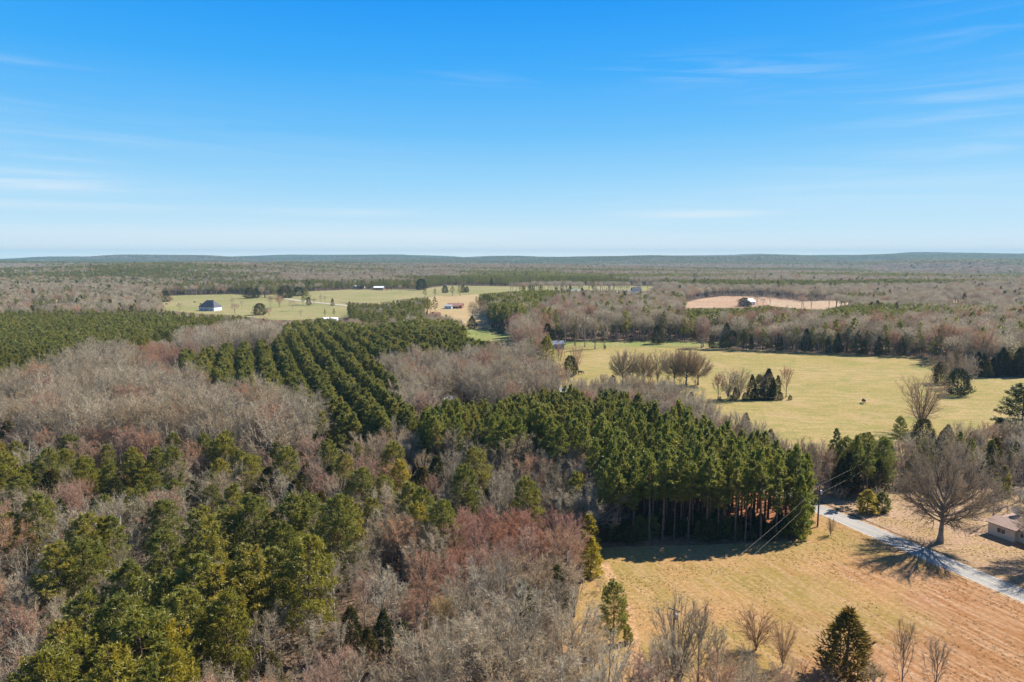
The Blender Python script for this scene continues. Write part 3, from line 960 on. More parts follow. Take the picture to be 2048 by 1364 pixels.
# the old-field pines in the south-west corner
for px, py, t in [(324, 997, 0), (165, 1028, 0), (214, 1032, 0), (114, 1084, 0), (165, 1073, 0), (331, 1059, 0), (400, 1015, 0), (414, 1059, 0), (455, 1015, 0), (507, 987, 0), (579, 987, 0), (613, 984, 0), (672, 990, 0), (610, 1070, 1), (560, 1040, 0), (493, 1087, 0), (540, 1095, 0), (489, 1121, 2), (431, 1128, 1), (262, 1121, 0), (338, 1142, 0), (165, 1180, 0), (230, 1194, 0), (331, 1228, 2), (280, 1215, 0), (155, 1266, 1), (214, 1290, 1), (338, 1294, 2), (86, 1297, 1), (296, 1332, 1), (120, 1240, 0), (360, 1180, 0), (450, 1180, 1), (390, 1110, 0)]:
    hand('pine_wild', px, py, random.uniform(14.5, 18.5), random.uniform(1.0, 1.22), [None, (1.25, 1.15, 0.9), (1.5, 1.3, 0.8)][t])
# scattered pines of the mixed wood
for px, py, t in [(124, 824, 2), (31, 883, 1), (7, 904, 1), (93, 897, 0), (128, 897, 0), (169, 910, 1), (265, 893, 1), (314, 893, 0), (345, 892, 0), (448, 869, 1), (441, 917, 2), (500, 907, 1), (569, 893, 0), (655, 880, 0), (687, 907, 0), (783, 883, 1), (952, 893, 0), (925, 930, 0), (1056, 953, 1), (1152, 942, 1), (745, 994, 0), (694, 997, 1), (845, 973, 0), (797, 918, 2), (721, 935, 0), (814, 963, 0), (30, 960, 0), (70, 985, 0), (880, 1000, 0), (770, 950, 0), (835, 1005, 1)]:
    hand('pine_wild', px, py, random.uniform(12, 16), random.uniform(0.95, 1.15), [None, (1.25, 1.15, 0.9), (1.7, 1.4, 0.8)][t])
hand('pine_young', 1180, 1028, 8, 1.1, Y_); hand('pine_young', 1182, 1073, 7.5, 1.15, Y_); hand('pine_young', 1168, 1060, 7, 1.1)
for px, py in [(14, 842), (558, 873), (631, 869), (613, 928), (721, 869), (873, 914), (738, 900), (600, 905), (660, 930), (690, 955), (845, 935), (40, 935), (100, 940), (230, 955), (536, 935), (590, 960), (640, 985), (120, 1000)]:
    hand('cedar', px, py, random.uniform(9, 12), random.uniform(0.95, 1.3), random.choice([None, (1.5, 1.2, 0.9), (1.1, 1.1, 1.0)]))
for px, py in [(1090, 1053), (804, 1239), (766, 1221), (700, 1215), (735, 1255), (1085, 945)]:
    hand('cedar', px, py, random.uniform(6, 8), 1.0)
# red budding thicket and grey trees of the near wood
for px, py in [(921, 1022), (976, 1015), (1025, 1022), (1056, 1025), (1111, 1022), (1145, 1032), (950, 1040), (1000, 1050), (1080, 1060), (914, 1090)]:
    hand('bud_wood', px, py, random.uniform(9.5, 11.5), random.uniform(0.9, 1.15), (1.0, 0.85, 0.85))
for px, py, H, s in [(1062, 1112, 11, 'bare_round'), (1118, 1098, 10, 'bare_round'), (1150, 1130, 9, 'bare_small'), (818, 1025, 11, 'bare_wood'), (852, 1039, 11, 'bare_small'), (783, 1032, 11, 'bare_small'), (749, 1042, 11, 'bare_small'), (873, 1066, 10, 'bare_small'), (945, 1240, 13, 'bare_round'), (1040, 1218, 14, 'bare_round'), (1135, 1240, 13, 'bare_round'), (1000, 1290, 13, 'bare_round'), (1085, 1290, 12, 'bare_round'), (1190, 1280, 10, 'bare_small'), (850, 1245, 13, 'bare_vase'), (880, 1300, 12, 'bare_wood')]:
    hand(s, px, py, H, random.uniform(0.95, 1.2), (1.12, 1.1, 1.08))
hand('bud_wood', 887, 1194, 10, 1.0, (1.0, 1.15, 0.8)); hand('bud_wood', 960, 1190, 8, 1.0, (1.0, 1.1, 0.85))

# trees that stand alone and can be named
hand('pine_wild', 1228, 1160, 12, 1.05, (0.9, 1.0, 0.9), 'lone slender pine with bare lower trunk at the west edge of the hay field', base=(1226, 1288))
hand('pine_young', 1258, 1248, 5, 1.0, (1.3, 1.15, 0.9), 'small yellow green pine at the foot of the lone slender pine', base=(1256, 1285))
hand('bare_vase', 1330, 1200, 13, 0.75, (0.8, 0.78, 0.75), 'dark bare tree with crooked open limbs rising beside the lone utility pole', base=(1352, 1395))
hand('bare_small', 1385, 1215, 12, 0.8, (0.85, 0.8, 0.78), 'thin forked bare tree just east of the pole in the lower field', base=(1395, 1390))
hand('bare_small', 1440, 1255, 10, 0.8, None, 'short ivy stemmed bare tree between the pole and the rounded bush', base=(1432, 1375))
hand('bare_vase', 1505, 1222, 5, 1.45, (0.85, 0.62, 0.50), 'rounded brown bare bush on the south edge of the hay field', base=(1512, 1300))
hand('bare_vase', 1572, 1248, 5, 0.8, (1.0, 0.75, 0.6), 'small bare fan shaped bush standing in a ring of green grass', base=(1565, 1335))
hand('cedar', 1690, 1220, 9, 1.5, (2.6, 1.7, 0.9), 'golden tipped evergreen tree alone at the south end of the hay field', base=(1690, 1352))
hand('bare_wood', 1795, 1240, 10, 0.6, (0.9, 0.8, 0.72), 'slender bare tree east of the golden tipped evergreen, in front of red soil', base=(1800, 1420))
hand('bare_small', 1850, 1275, 8, 0.7, (0.9, 0.8, 0.72), 'low bare tree furthest east along the bottom of the hay field', base=(1868, 1410))
hand('bare_small', 1740, 1325, 6, 0.9, None, 'pale scrubby bare sapling between golden tipped evergreen and slender bare tree', base=(1745, 1420))
hand('bare_oak', 1885, 905, 19, 1.0, (0.72, 0.66, 0.62), 'big round crowned bare oak casting its shadow across the road', base=(1880, 1085))
hand('bare_oak', 2112, 970, 16, 1.0, (0.6, 0.55, 0.53), 'bare oak in front of the brown roofed house, its crown cut by the frame', base=(2112, 1128))
hand('pine_young', 1735, 979, 5, 1.7, (1.6, 1.35, 0.85), 'bright green bushy young pine by the road, the western one of the pair', base=(1733, 1026))
hand('pine_young', 1763, 983, 5, 1.8, (1.6, 1.35, 0.85), 'bright green bushy young pine by the road, the eastern one of the pair', base=(1764, 1022))
hand('bare_vase', 1662, 1036, 4, 0.75, (0.6, 0.5, 0.45), 'small dark bare bush between the utility pole and the road', base=(1661, 1071))
hand('bare_small', 1948, 958, 8, 0.8, None, 'slim bare sapling behind the brown roofed house', base=(1985, 1045))
hand('bare_vase', 1841, 752, 17, 1.25, (0.95, 0.80, 0.70), 'tall vase shaped bare tree with many upright limbs in front of the pasture', base=(1841, 862))
hand('cedar_round', 1848, 838, 8, 1.0, (0.8, 0.8, 0.8), 'dark rounded evergreen wrapping the foot of the vase shaped tree')
hand('pine_wild', 1802, 832, 10, 0.95, None, 'full green pine just west of the vase shaped tree')
hand('cedar', 1865, 868, 8, 1.1, (1.1, 1.2, 0.9), 'green cone shaped cedar in front of the vase shaped tree')
hand('cedar_round', 1917, 738, 10, 1.05, (0.62, 0.7, 0.8), 'largest dark round cedar of the clump in the east pasture', base=(1915, 790))
hand('cedar_round', 1880, 725, 9, 0.8, (0.62, 0.7, 0.8), 'smaller dark cedar on the west flank of the pasture clump', base=(1880, 768))
for px, py, bx, by, l in [(1902, 703, 1905, 775, 'tallest grey bare tree rising out of the dark cedar clump'), (1935, 712, 1935, 775, 'grey bare tree on the east side of the dark cedar clump'), (1872, 712, 1872, 765, 'grey bare tree on the west side of the dark cedar clump')]:
    hand('bare_vase', px, py, 14, 0.85, (0.85, 0.82, 0.82), l, base=(bx, by))
hand('pine_wild', 2036, 768, 16, 1.6, (0.55, 0.65, 0.7), 'huge dark pine at the east end of the pasture', base=(2040, 890))
hand('pine_wild', 2000, 835, 9, 1.1, (0.6, 0.7, 0.7), 'low dark pine leaning against the huge dark pine')
pl = [(1237, 699, 1245, 768), (1262, 700, 1265, 770), (1285, 702, 1287, 768), (1316, 704, 1315, 765), (1350, 697, 1348, 770), (1375, 696, 1372, 772), (1400, 705, 1396, 770)]
for i, (px, py, bx, by) in enumerate(pl):
    o_ = ['westernmost', 'second', 'third', 'fourth', 'fifth', 'sixth', 'easternmost'][i]
    hand(['bare_oak', 'bare_wood', 'bare_oak', 'bare_vase', 'bare_oak', 'bare_oak', 'bare_oak'][i], px, py + random.uniform(-3, 6), 15, [0.85, 1.2, 0.8, 1.1, 0.85, 0.95, 0.9][i], (0.85, 0.78, 0.70), f'{o_} of the open grown bare trees along the west pasture edge', base=(bx, by))
hand('cedar_round', 1137, 712, 9, 0.85, (0.75, 0.85, 0.8), 'dark bushy cedar by itself on the west end of the pasture', base=(1140, 752))
hand('bare_vase', 1160, 690, 14, 0.7, (1.1, 0.9, 0.8), 'bare tree spreading right above the lone bushy cedar', base=(1152, 750))
hand('bud_wood', 1118, 688, 13, 0.7, None, 'reddish bare tree just west of the lone bushy cedar', base=(1118, 752))
isl_bush = [(1440, 793, 4.5), (1462, 790, 4.0), (1490, 785, 5.5), (1508, 778, 6), (1524, 780, 5.5), (1542, 778, 6), (1560, 784, 5), (1580, 790, 3)]
for px, py, H in isl_bush:
    hand('cedar_round', px, py, H, 0.9, (0.7, 0.75, 0.75), None, base=(px, 800))
for px, by in [(1225, 768), (1250, 772), (1275, 770), (1300, 772), (1335, 772), (1360, 775), (1390, 774), (1330, 785), (1350, 790), (1375, 792), (1395, 790)]:
    hand(random.choice(['bare_small', 'bud_wood', 'cedar_round', 'bare_small']), px, by - random.uniform(14, 30), 6, 0.9, (0.85, 0.8, 0.75), None, base=(px, by + random.uniform(-2, 3)))
isl = [('bud_wood', 1432, 748, 1436, 800), ('bare_vase', 1455, 742, 1456, 798), ('bare_vase', 1478, 738, 1478, 798), ('cedar', 1503, 750, 1503, 798), ('pine_wild', 1517, 748, 1517, 797), ('cedar', 1535, 738, 1535, 796), ('pine_wild', 1556, 750, 1554, 796), ('bud_wood', 1575, 735, 1572, 795), ('cedar', 1470, 775, 1470, 800), ('bare_vase', 1527, 745, 1526, 797), ('cedar', 1545, 755, 1545, 796)]
for i, (s, px, py, bx, by) in enumerate(isl):
    o_ = ['westernmost', 'second', 'third', 'fourth', 'fifth', 'sixth', 'seventh', 'easternmost', 'low front', 'inner', 'shaded'][i]
    what = {'pine_wild': 'dark pine', 'cedar': 'dark cedar', 'bud_wood': 'reddish bare tree', 'bare_vase': 'grey bare tree'}[s]
    hand(s, px, py, 12, random.uniform(0.7, 1.2), (0.7, 0.75, 0.75) if s in ('cedar', 'pine_wild') else (0.9, 0.85, 0.8), f'{what}, {o_} in the small tree island on the pasture', base=(bx, by))
# belt along the far side of the road
belt = [('pine_tall', 1675, 853, 16, (0.8, 0.9, 0.9)), ('pine_tall', 1716, 868, 15, (0.8, 0.9, 0.9)), ('pine_wild', 1692, 872, 14, (0.75, 0.85, 0.85)), ('pine_wild', 1770, 872, 14, (0.9, 1.0, 0.9)), ('pine_tall', 1740, 884, 15, (0.75, 0.85, 0.85)), ('cedar', 1700, 905, 11, (0.8, 0.8, 0.8)), ('cedar', 1730, 915, 10, (0.8, 0.8, 0.8)), ('cedar', 1760, 920, 9, (0.8, 0.8, 0.8)), ('cedar', 1685, 915, 10, (0.8, 0.8, 0.8)), ('bare_wood', 1640, 888, 14, (0.75, 0.7, 0.65)), ('bare_wood', 1622, 885, 14, (0.75, 0.7, 0.65)), ('bud_wood', 1655, 895, 12, (0.8, 0.75, 0.7)), ('bare_wood', 1610, 880, 14, (0.75, 0.7, 0.65)), ('cedar', 1885, 862, 9, None), ('cedar', 1897, 850, 9, (0.8, 0.8, 0.8)), ('bare_vase', 1930, 848, 12, (1.1, 0.85, 0.7)), ('bud_wood', 1990, 848, 11, None), ('bare_wood', 2020, 842, 12, None), ('bare_wood', 2045, 850, 12, None), ('bare_small', 1960, 862, 10, (1.1, 0.9, 0.8)), ('bud_wood', 1805, 880, 10, None), ('bare_small', 1820, 870, 11, None), ('pine_young', 2010, 930, 8, (1.7, 1.4, 0.8)), ('bare_wood', 2010, 905, 12, (0.85, 0.8, 0.8)), ('bare_wood', 2050, 900, 13, (0.8, 0.75, 0.75)), ('cedar', 1985, 890, 10, (0.8, 0.85, 0.8)), ('cedar', 2035, 885, 10, (0.75, 0.8, 0.8)), ('bare_small', 1960, 900, 10, None), ('bare_wood', 1925, 885, 12, (0.85, 0.8, 0.8)), ('bud_wood', 1790, 905, 9, (0.9, 0.9, 0.85))]
for s, px, py, H, t in belt:
    hand(s, px, py, H, 0.9, t)
# single trees on the far pastures
far_single = [('pine_wild', 612, 577, 614, 610, 'dark pine standing alone by the pale farm lane', 1.7), ('bare_vase', 642, 588, 642, 609, 'bare tree beside the dark pine on the farm lane', 0.6), ('bare_vase', 650, 590, 650, 610, 'slim bare tree east of the dark pine on the farm lane', 0.5), ('bud_wood', 541, 591, 541, 615, 'western of two reddish trees below the farm lane', 0.9), ('bud_wood', 558, 591, 558, 615, 'eastern of two reddish trees below the farm lane', 0.9), ('bare_vase', 466, 592, 466, 624, 'tall bare tree beside the dark roofed farmhouse', 0.5), ('bare_vase', 484, 600, 484, 618, 'low bare tree east of the dark roofed farmhouse', 0.8), ('cedar_round', 512, 577, 512, 596, 'round dark tree by the far hedge above the pasture', 1.0), ('pine_wild', 548, 566, 548, 590, 'broad dark pine at the top of the farm lane', 1.5), ('pine_wild', 588, 568, 588, 586, 'single pine on the crest by the farm lane', 1.0), ('cedar_round', 890, 571, 890, 586, 'round tree alone on the crest of the far meadow', 1.0), ('cedar_round', 926, 570, 926, 585, 'larger of two trees close together on the far meadow crest', 0.8), ('cedar_round', 934, 573, 934, 585, 'smaller of two trees close together on the far meadow crest', 0.8), ('pine_wild', 828, 563, 828, 581, 'dark pine east of the two white far houses', 1.3), ('pine_tall', 774, 556, 774, 581, 'taller pine between the far houses', 1.0), ('pine_tall', 783, 555, 783, 581, 'twin of the taller pine between the far houses', 1.0), ('cedar_round', 530, 588, 530, 596, 'small dark bush on the pasture hedge line', 0.9), ('pine_wild', 1186, 556, 1186, 586, 'tall pine above the far hilltop houses', 0.9), ('cedar', 1164, 575, 1164, 587, 'cone shaped evergreen in the yard of the far hilltop houses', 1.2), ('bare_vase', 1190, 574, 1190, 590, 'bare round tree by the far hilltop houses', 0.9), ('bare_vase', 1225, 576, 1225, 592, 'bare tree west of the dark roofed hilltop house', 0.9), ('bare_vase', 1245, 577, 1245, 592, 'second bare tree west of the dark roofed hilltop house', 0.8)]
for s, px, py, bx, by, l, w in far_single:
    hand(s, px, py, 12, w, None, l, base=(bx, by))
for i in range(30):
    px = 520 + i * 11.0 + random.uniform(-4, 4)
    if 700 < px < 730 or 745 < px < 770:
        continue
    by = np.interp(px, [520, 600, 700, 830, 860], [586, 585, 577, 577, 573])
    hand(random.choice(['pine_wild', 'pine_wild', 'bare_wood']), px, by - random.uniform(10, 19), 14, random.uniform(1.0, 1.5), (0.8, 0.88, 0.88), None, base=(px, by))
for i in range(34):
    px = random.choice([1120, 1150, 1178, 1205, 1232, 1250, 1300, 1325]) + random.gauss(0, 9)
    by = random.uniform(585, 594)
    if 1262 < px < 1286 and by > 587:
        continue
    hand(random.choice(['bare_wood', 'bare_round', 'bud_wood', 'bare_round', 'cedar']), px, by - random.uniform(6, 15), 12, random.uniform(0.9, 1.6), None, None, base=(px, by))
for px, by, sh in [(505, 592, 'pine_wild'), (522, 594, 'pine_wild'), (536, 596, 'bare_round'), (548, 594, 'pine_wild'), (560, 592, 'pine_wild'), (578, 594, 'cedar_round'), (590, 590, 'pine_wild'), (1514, 612, 'bare_round'), (1526, 611, 'bare_round'), (1488, 613, 'cedar_round'), (1478, 612, 'bare_round'), (1497, 616, 'cedar_round'), (1540, 610, 'bare_round'), (606, 609, 'pine_wild'), (618, 611, 'cedar_round'), (598, 592, 'cedar_round'), (572, 596, 'cedar_round'), (628, 611, 'bare_round'), (524, 596, 'bud_wood'), (500, 597, 'cedar_round'), (560, 616, 'bud_wood'), (585, 622, 'bare_round'), (602, 634, 'bare_round'), (520, 630, 'cedar_round'), (538, 632, 'bud_wood'), (470, 630, 'bud_wood'), (340, 612, 'bud_wood'), (360, 622, 'bare_round'), (330, 604, 'cedar_round'), (665, 612, 'cedar'), (850, 596, 'pine_wild'), (870, 594, 'pine_wild'), (905, 592, 'pine_wild'), (920, 592, 'pine_wild'), (800, 585, 'bare_round'), (842, 580, 'cedar_round'), (735, 579, 'bare_round'), (690, 580, 'bare_round')]:
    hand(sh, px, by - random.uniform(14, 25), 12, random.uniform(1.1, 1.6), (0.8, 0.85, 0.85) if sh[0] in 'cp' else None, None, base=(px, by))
for px, by in [(385, 588), (402, 588), (418, 588), (436, 589), (448, 590), (365, 590), (350, 590)]:
    hand(random.choice(['cedar_round', 'bud_wood', 'bud_wood']), px, by - random.uniform(12, 18), 12, 1.1, None, None, base=(px, by))
for px, py, bx, by in [(650, 618, 650, 634), (668, 616, 668, 634), (700, 602, 700, 632), (715, 608, 715, 634), (735, 612, 735, 640), (760, 608, 760, 640), (780, 612, 780, 642), (800, 606, 800, 640), (820, 600, 820, 640)]:
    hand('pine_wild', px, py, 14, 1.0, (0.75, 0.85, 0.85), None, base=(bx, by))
for px, py, bx, by, w in [(940, 602, 945, 646, 0.9), (960, 597, 962, 648, 1.0), (985, 600, 985, 648, 0.9), (970, 606, 972, 650, 0.8)]:
    hand('bare_wood', px, py, 16, w, (1.0, 0.85, 0.75), None, base=(bx, by))
for px, py, bx, by in [(944, 632, 944, 658), (905, 640, 905, 655), (880, 632, 880, 650), (922, 642, 922, 656), (985, 648, 985, 664), (1000, 650, 1000, 668)]:
    hand('cedar', px, py, 10, 1.3, (0.7, 0.8, 0.8), None, base=(bx, by))
for px, py, bx, by in [(1070, 632, 1075, 690), (1055, 640, 1055, 688), (1150, 618, 1150, 692), (1130, 615, 1130, 690), (1190, 636, 1190, 698), (1170, 628, 1170, 694), (1210, 640, 1208, 696)]:
    hand('bare_wood', px, py, 20, 1.0, (0.95, 0.92, 0.88), None, base=(bx, by))
for px, py, bx, by in [(1095, 648, 1095, 692), (1085, 655, 1085, 692), (1315, 650, 1315, 688), (1262, 670, 1262, 684), (1290, 672, 1290, 684), (1210, 690, 1210, 698)]:
    hand('cedar', px, py, 12, 1.3, (0.6, 0.7, 0.72), None, base=(bx, by))
# the row at the back of the pasture: cedars and pines in front of reddish trees
for i in range(78):
    px = 1400 + i * 9.0 + random.uniform(-5, 5)
    by = 697 + max(0, (px - 1400)) * 0.0415 + (6 if px > 1860 else 0)
    sh = random.choice(['cedar', 'pine_tall', 'pine_tall', 'pine_wild', 'bud_wood', 'bare_wood', 'bare_round'])
    top = by - random.uniform(28, 54)
    hand(sh, px, top, 14, 1.0 if sh != 'cedar' else 0.8, (0.9, 1.0, 1.0) if sh == 'cedar' else ((0.55, 0.62, 0.62) if sh.startswith('pine') else None), None, base=(px, by - 1))  # pines tinted darker: their backlit shade is put into the colour
for i in range(14):
    px = 1955 + i * 9 + random.uniform(-3, 3)
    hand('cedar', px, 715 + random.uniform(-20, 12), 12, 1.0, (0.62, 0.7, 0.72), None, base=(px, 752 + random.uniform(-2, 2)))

TREES += HAND
hx = np.array([t['x'] for t in HAND]); hy = np.array([t['y'] for t in HAND])


def in_view(x, y, m=1.10):
    return np.abs(x) < (y * 0.75 * m + 16)


def ok_field(x, y, H):
    z0 = height(x, y)
    bpx, bpy_ = pix(x, y, z0)
    tpx, tpy = pix(x, y, z0 + H * 0.93)
    mpx, mpy = pix(x, y, z0 + H * 0.6)
    bad = np.zeros(x.shape, bool)
    for p in BASE_NO:
        bad |= inside(p, bpx, bpy_)
    for p in SEEN.values():
        bad |= inside(p, tpx, tpy) | inside(p, mpx, mpy)
    for p in (CLEARING, GAP):
        for f_ in (0.86, 0.78, 0.70, 0.52, 0.44):
            ax_, ay_ = pix(x, y, z0 + H * f_)
            bad |= inside(p, ax_, ay_)
    # the road corridor
    s = (x - pA[0]) * rd[0] + (y - pA[1]) * rd[1]
    t = (x - pA[0]) * rn[0] + (y - pA[1]) * rn[1]
    bad |= (s > -90) & (t > -3) & (t < ROAD_W + 3) & (s < 60)
    return ~bad


def jgrid(x0, x1, y0, y1, s, jit=0.42):
    gx, gy = np.meshgrid(np.arange(x0, x1, s), np.arange(y0, y1, s))
    gx = gx + (np.arange(gx.shape[0]) % 2)[:, None] * s * 0.5
    x, y = gx.ravel(), gy.ravel()
    return x + rng.uniform(-jit, jit, x.size) * s, y + rng.uniform(-jit, jit, y.size) * s


def put(shape, x, y, H, w=1.0, tint=None, zone=''):
    TREES.append(dict(shape=shape, x=float(x), y=float(y), H=float(H), w=float(w), tint=tint, label=None, zone=zone))


# planted rows
ra = math.radians(-21.7)
rdir = np.array([math.sin(ra), math.cos(ra)]); rnor = np.array([math.cos(ra), -math.sin(ra)])
anchor = np.array(at(674, 800, 15.0))
for k in range(-22, 30):
    for s in np.arange(-130, 420, 2.5):
        p = anchor + rnor * (k * 8.6) + rdir * s
        for off in (-1.15, 1.15):
            q = p + rnor * (off + random.gauss(0, 0.55)) + rdir * random.gauss(0, 0.7)
            H = random.uniform(12.2, 16.6)
            if random.random() < 0.06:
                continue
            tx, ty = pix(np.array([q[0]]), np.array([q[1]]), np.array([H * 0.9]))
            if inside(ROWS, tx, ty)[0] and ok_field(q[:1], q[1:], np.array([H]))[0]:
                put('pine_row', q[0], q[1], H, random.uniform(1.0, 1.5), random.choice([None, None, (1.1, 1.08, 0.95)]), 'rows')
# the clear-stemmed stand by the hay field and the younger pines behind it
x, y = jgrid(-60, 130, 120, 270, 3.05, 0.22)
Hs = rng.uniform(13.6, 19.8, x.size) * np.where(y < 190, 1.0, 0.86)
tx, ty = pix(x, y, Hs * 0.9)
bx, by = pix(x, y, 0 * x)
keep = inside(STAND, tx, ty) & ~inside(HAY, bx, by + 3) & (by < 1091) & ok_field(x, y, Hs * 0.4)
s_ = (x - pA[0]) * rd[0] + (y - pA[1]) * rd[1]; t_ = (x - pA[0]) * rn[0] + (y - pA[1]) * rn[1]
keep &= (t_ < -5)
for i in np.where(keep)[0]:
    near = y[i] < 185
    put('pine_tall' if near and rng.uniform() < 0.9 else 'pine_row', x[i], y[i], Hs[i], rng.uniform(0.85, 1.2), (1.0, 1.08, 1.05) if near else None, 'stand')

# low growth along the front of the stand and its leafy corner
for i in range(60):
    px = 1212 + i * 6.5 + random.uniform(-4, 4)
    x_, y_ = at(px, 1086 - (px - 1200) * 0.015 - random.uniform(0, 26))
    put(random.choice(['cedar', 'pine_young', 'cedar']), x_, y_, random.uniform(1.8, 5.2), random.uniform(1.0, 1.5), (0.7, 0.85, 0.85), 'stand')
for px, py, H, w in ((1596, 1076, 14, 0.8), (1602, 1052, 15, 0.85), (1590, 1070, 9, 1.0), (1606, 1030, 15, 0.85), (1598, 1060, 8, 1.1)):
    x_, y_ = at(px, py)
    put('pine_young', x_, y_, H, w * 0.8, (0.9, 1.0, 0.95), 'stand')
# mixed woods out to 700 m
for (r0, r1, sp) in ((40, 330, 5.6), (330, 700, 6.6)):
    x, y = jgrid(-r1, r1, 20, r1, sp)
    r = np.hypot(x, y)
    k = (r > r0) & (r <= r1) & in_view(x, y)
    x, y = x[k], y[k]
    base_H = 11 + 5 * fbm(x / 60, y / 60, 31, 2) + rng.uniform(-1.5, 1.5, x.size)
    tx, ty = pix(x, y, base_H * 0.9)
    name_i = np.full(x.size, -1)
    for i, (nm, poly, mix, hr) in enumerate(REG):
        h_ref = base_H if hr is None else np.full(x.size, sum(hr) / 2.0)
        tx2, ty2 = pix(x, y, h_ref * 0.9)
        m = (name_i < 0) & inside(poly, tx2, ty2)
        name_i[m] = i
    u = rng.uniform(size=x.size)
    cl = fbm(x / 14, y / 14, 47, 2)
    for i in range(x.size):
        ri = name_i[i]
        if ri in (0, 1):
            continue
        if ri >= 0:
            nm, _, mix, hr = REG[ri]
            H = rng.uniform(*hr)
        else:
            nm, mix = 'near wood', NEARMIX
            H = base_H[i] * 0.78
        ks = list(mix); ws = np.array([mix[q] for q in ks])
        if nm in ('mixed west', 'near wood', 'east wood', 'pink brush'):   # clumps of a kind
            ws = ws * np.array([(0.4 + 1.6 * cl[i]) if q.startswith(('pine', 'cedar')) else 1 for q in ks])
        sh = ks[int(np.searchsorted(np.cumsum(ws / ws.sum()), u[i] * 0.9999))]
        if sh == 'cedar':
            H = min(H, 11) * 0.8
        if nm == 'west stand' and rng.uniform() < 0.1:
            continue
        if not ok_field(x[i:i + 1], y[i:i + 1], np.array([H]))[0]:
            continue
        if np.min((hx - x[i]) ** 2 + (hy - y[i]) ** 2) < (3.0 if nm != 'mixed west' else 3.6) ** 2:
            continue
        put(sh, x[i], y[i], H, rng.uniform(0.8, 1.35) if sh.startswith('b') else rng.uniform(0.85, 1.2), None, nm)
x, y = None, None
# denser planting inside the west stand
xx, yy = jgrid(-420, 60, 220, 520, 4.0, 0.3)
Hs = rng.uniform(13, 16, xx.size)
tx, ty = pix(xx, yy, Hs * 0.9)
k = inside(WSTAND, tx, ty) & ok_field(xx, yy, Hs)
for i in np.where(k)[0]:
    put('pine_row', xx[i], yy[i], Hs[i], rng.uniform(0.85, 1.05), None, 'west stand')

# ------------------------------------------------------------------ individuals and woods
KIND = lambda s: s.split('_')[0]
NAMES = {'pine': ('pine_tree', 'pine tree'), 'bare': ('bare_tree', 'bare tree'), 'bud': ('budding_tree', 'budding tree'), 'cedar': ('cedar_tree', 'cedar')}
for t in TREES:
    t['d'] = math.hypot(t['x'], t['y'])
    z = float(height(t['x'], t['y']))
    t['z'] = z
    a, b_ = pix(np.array([t['x']]), np.array([t['y']]), np.array([z + t['H'] * 0.8]))
    t['px'], t['py'] = float(a[0]), float(b_[0])
    t['seen'] = -20 < t['px'] < 2068 and 0 < t['py'] < 1364 and t['y'] > 20
    t['app'] = t['H'] / t['d'] * (3.0 if t['label'] else (1.9 if 'zone' not in t else 1.0))

ANCH = [  # landmarks for wording: (px, py, phrase)
    (300, 1180, 'in the near pine clump'), (480, 1060, 'on top of the near pine clump'), (90, 1200, 'west of the near pine clump'),
    (170, 1050, 'at the tip of the near pine clump'), (620, 1020, 'where the pine clump meets brush'), (60, 900, 'in the far western mixed wood'),
    (250, 900, 'in the mixed wood below the hillside'), (450, 900, 'in the mixed wood below the hollow'), (650, 900, 'in the dark cedar patch'),
    (800, 960, 'west of the big cone shaped pine'), (950, 940, 'around the big cone shaped pine'), (1080, 960, 'behind the red budding thicket'),
    (1030, 1060, 'in the red budding thicket'), (800, 1080, 'in pale brush beside the red thicket'), (700, 1200, 'in scrub below the pine clump'), (500, 1300, 'in brush below the yellow edged pines'),
    (900, 1250, 'in scrub below the red thicket'), (1060, 1150, 'between red thicket and hay field'), (1050, 1280, 'by the hay field track'), (1250, 1340, 'at the hay field bottom'),
    (950, 870, 'in the thicket before young pines'), (1150, 880, 'in the thicket by clear stemmed pines'), (150, 760, 'on the grey western hillside'), (330, 720, 'around the rust red hillside patch'),
    (450, 800, 'in the grey hollow below planted rows'), (580, 810, 'at the corner of the planted rows'), (450, 660, 'on the grey ridge behind planted rows'), (700, 760, 'in the striped planted rows'),
    (470, 730, 'in the short planted rows'), (850, 680, 'in the far planted block'), (900, 750, 'in the wood beside planted rows'), (1050, 750, 'in the wood by the pasture corner'),
    (950, 830, 'in the band of young pines'), (1250, 820, 'behind the clear stemmed stand'), (1300, 950, 'in the western clear stemmed stand'), (1480, 960, 'in the eastern clear stemmed stand'),
    (1400, 880, 'in the middle clear stemmed stand'), (1700, 900, 'in the belt across the road'), (1850, 880, 'behind the round crowned oak'), (2000, 900, 'behind the brown roofed house'),
    (1150, 660, 'in the tall grove behind the pasture'), (1350, 670, 'in the wood behind the pasture'), (1500, 680, 'in the row behind the pasture'), (1700, 690, 'in the long row behind the pasture'),
    (1900, 690, 'in the eastern row behind the pasture'), (2000, 735, 'in the row past the cedar clump'), (200, 640, 'in the western pine stand'), (50, 690, 'at the low western pine stand'), (400, 635, 'at the thin western pine stand'),
    (730, 625, 'among pines below the farm lane'), (960, 630, 'around the round topped grove'), (1330, 790, 'between young pines and pasture'), (1450, 860, 'at the pasture edge of the stand'),
]
WORDS = {'pine': 'green pine', 'bare': 'grey bare tree', 'bud': 'reddish budding tree', 'cedar': 'dark cedar'}
ORD = 'first second third fourth fifth sixth seventh eighth ninth tenth eleventh twelfth thirteenth fourteenth fifteenth sixteenth seventeenth eighteenth nineteenth twentieth'.split()
ORD += ['twenty-' + o for o in ORD[:9]] + ['thirtieth'] + ['thirty-' + o for o in ORD[:9]] + ['fortieth'] + ['forty-' + o for o in ORD[:9]] + ['fiftieth'] + ['fifty-' + o for o in ORD[:9]]

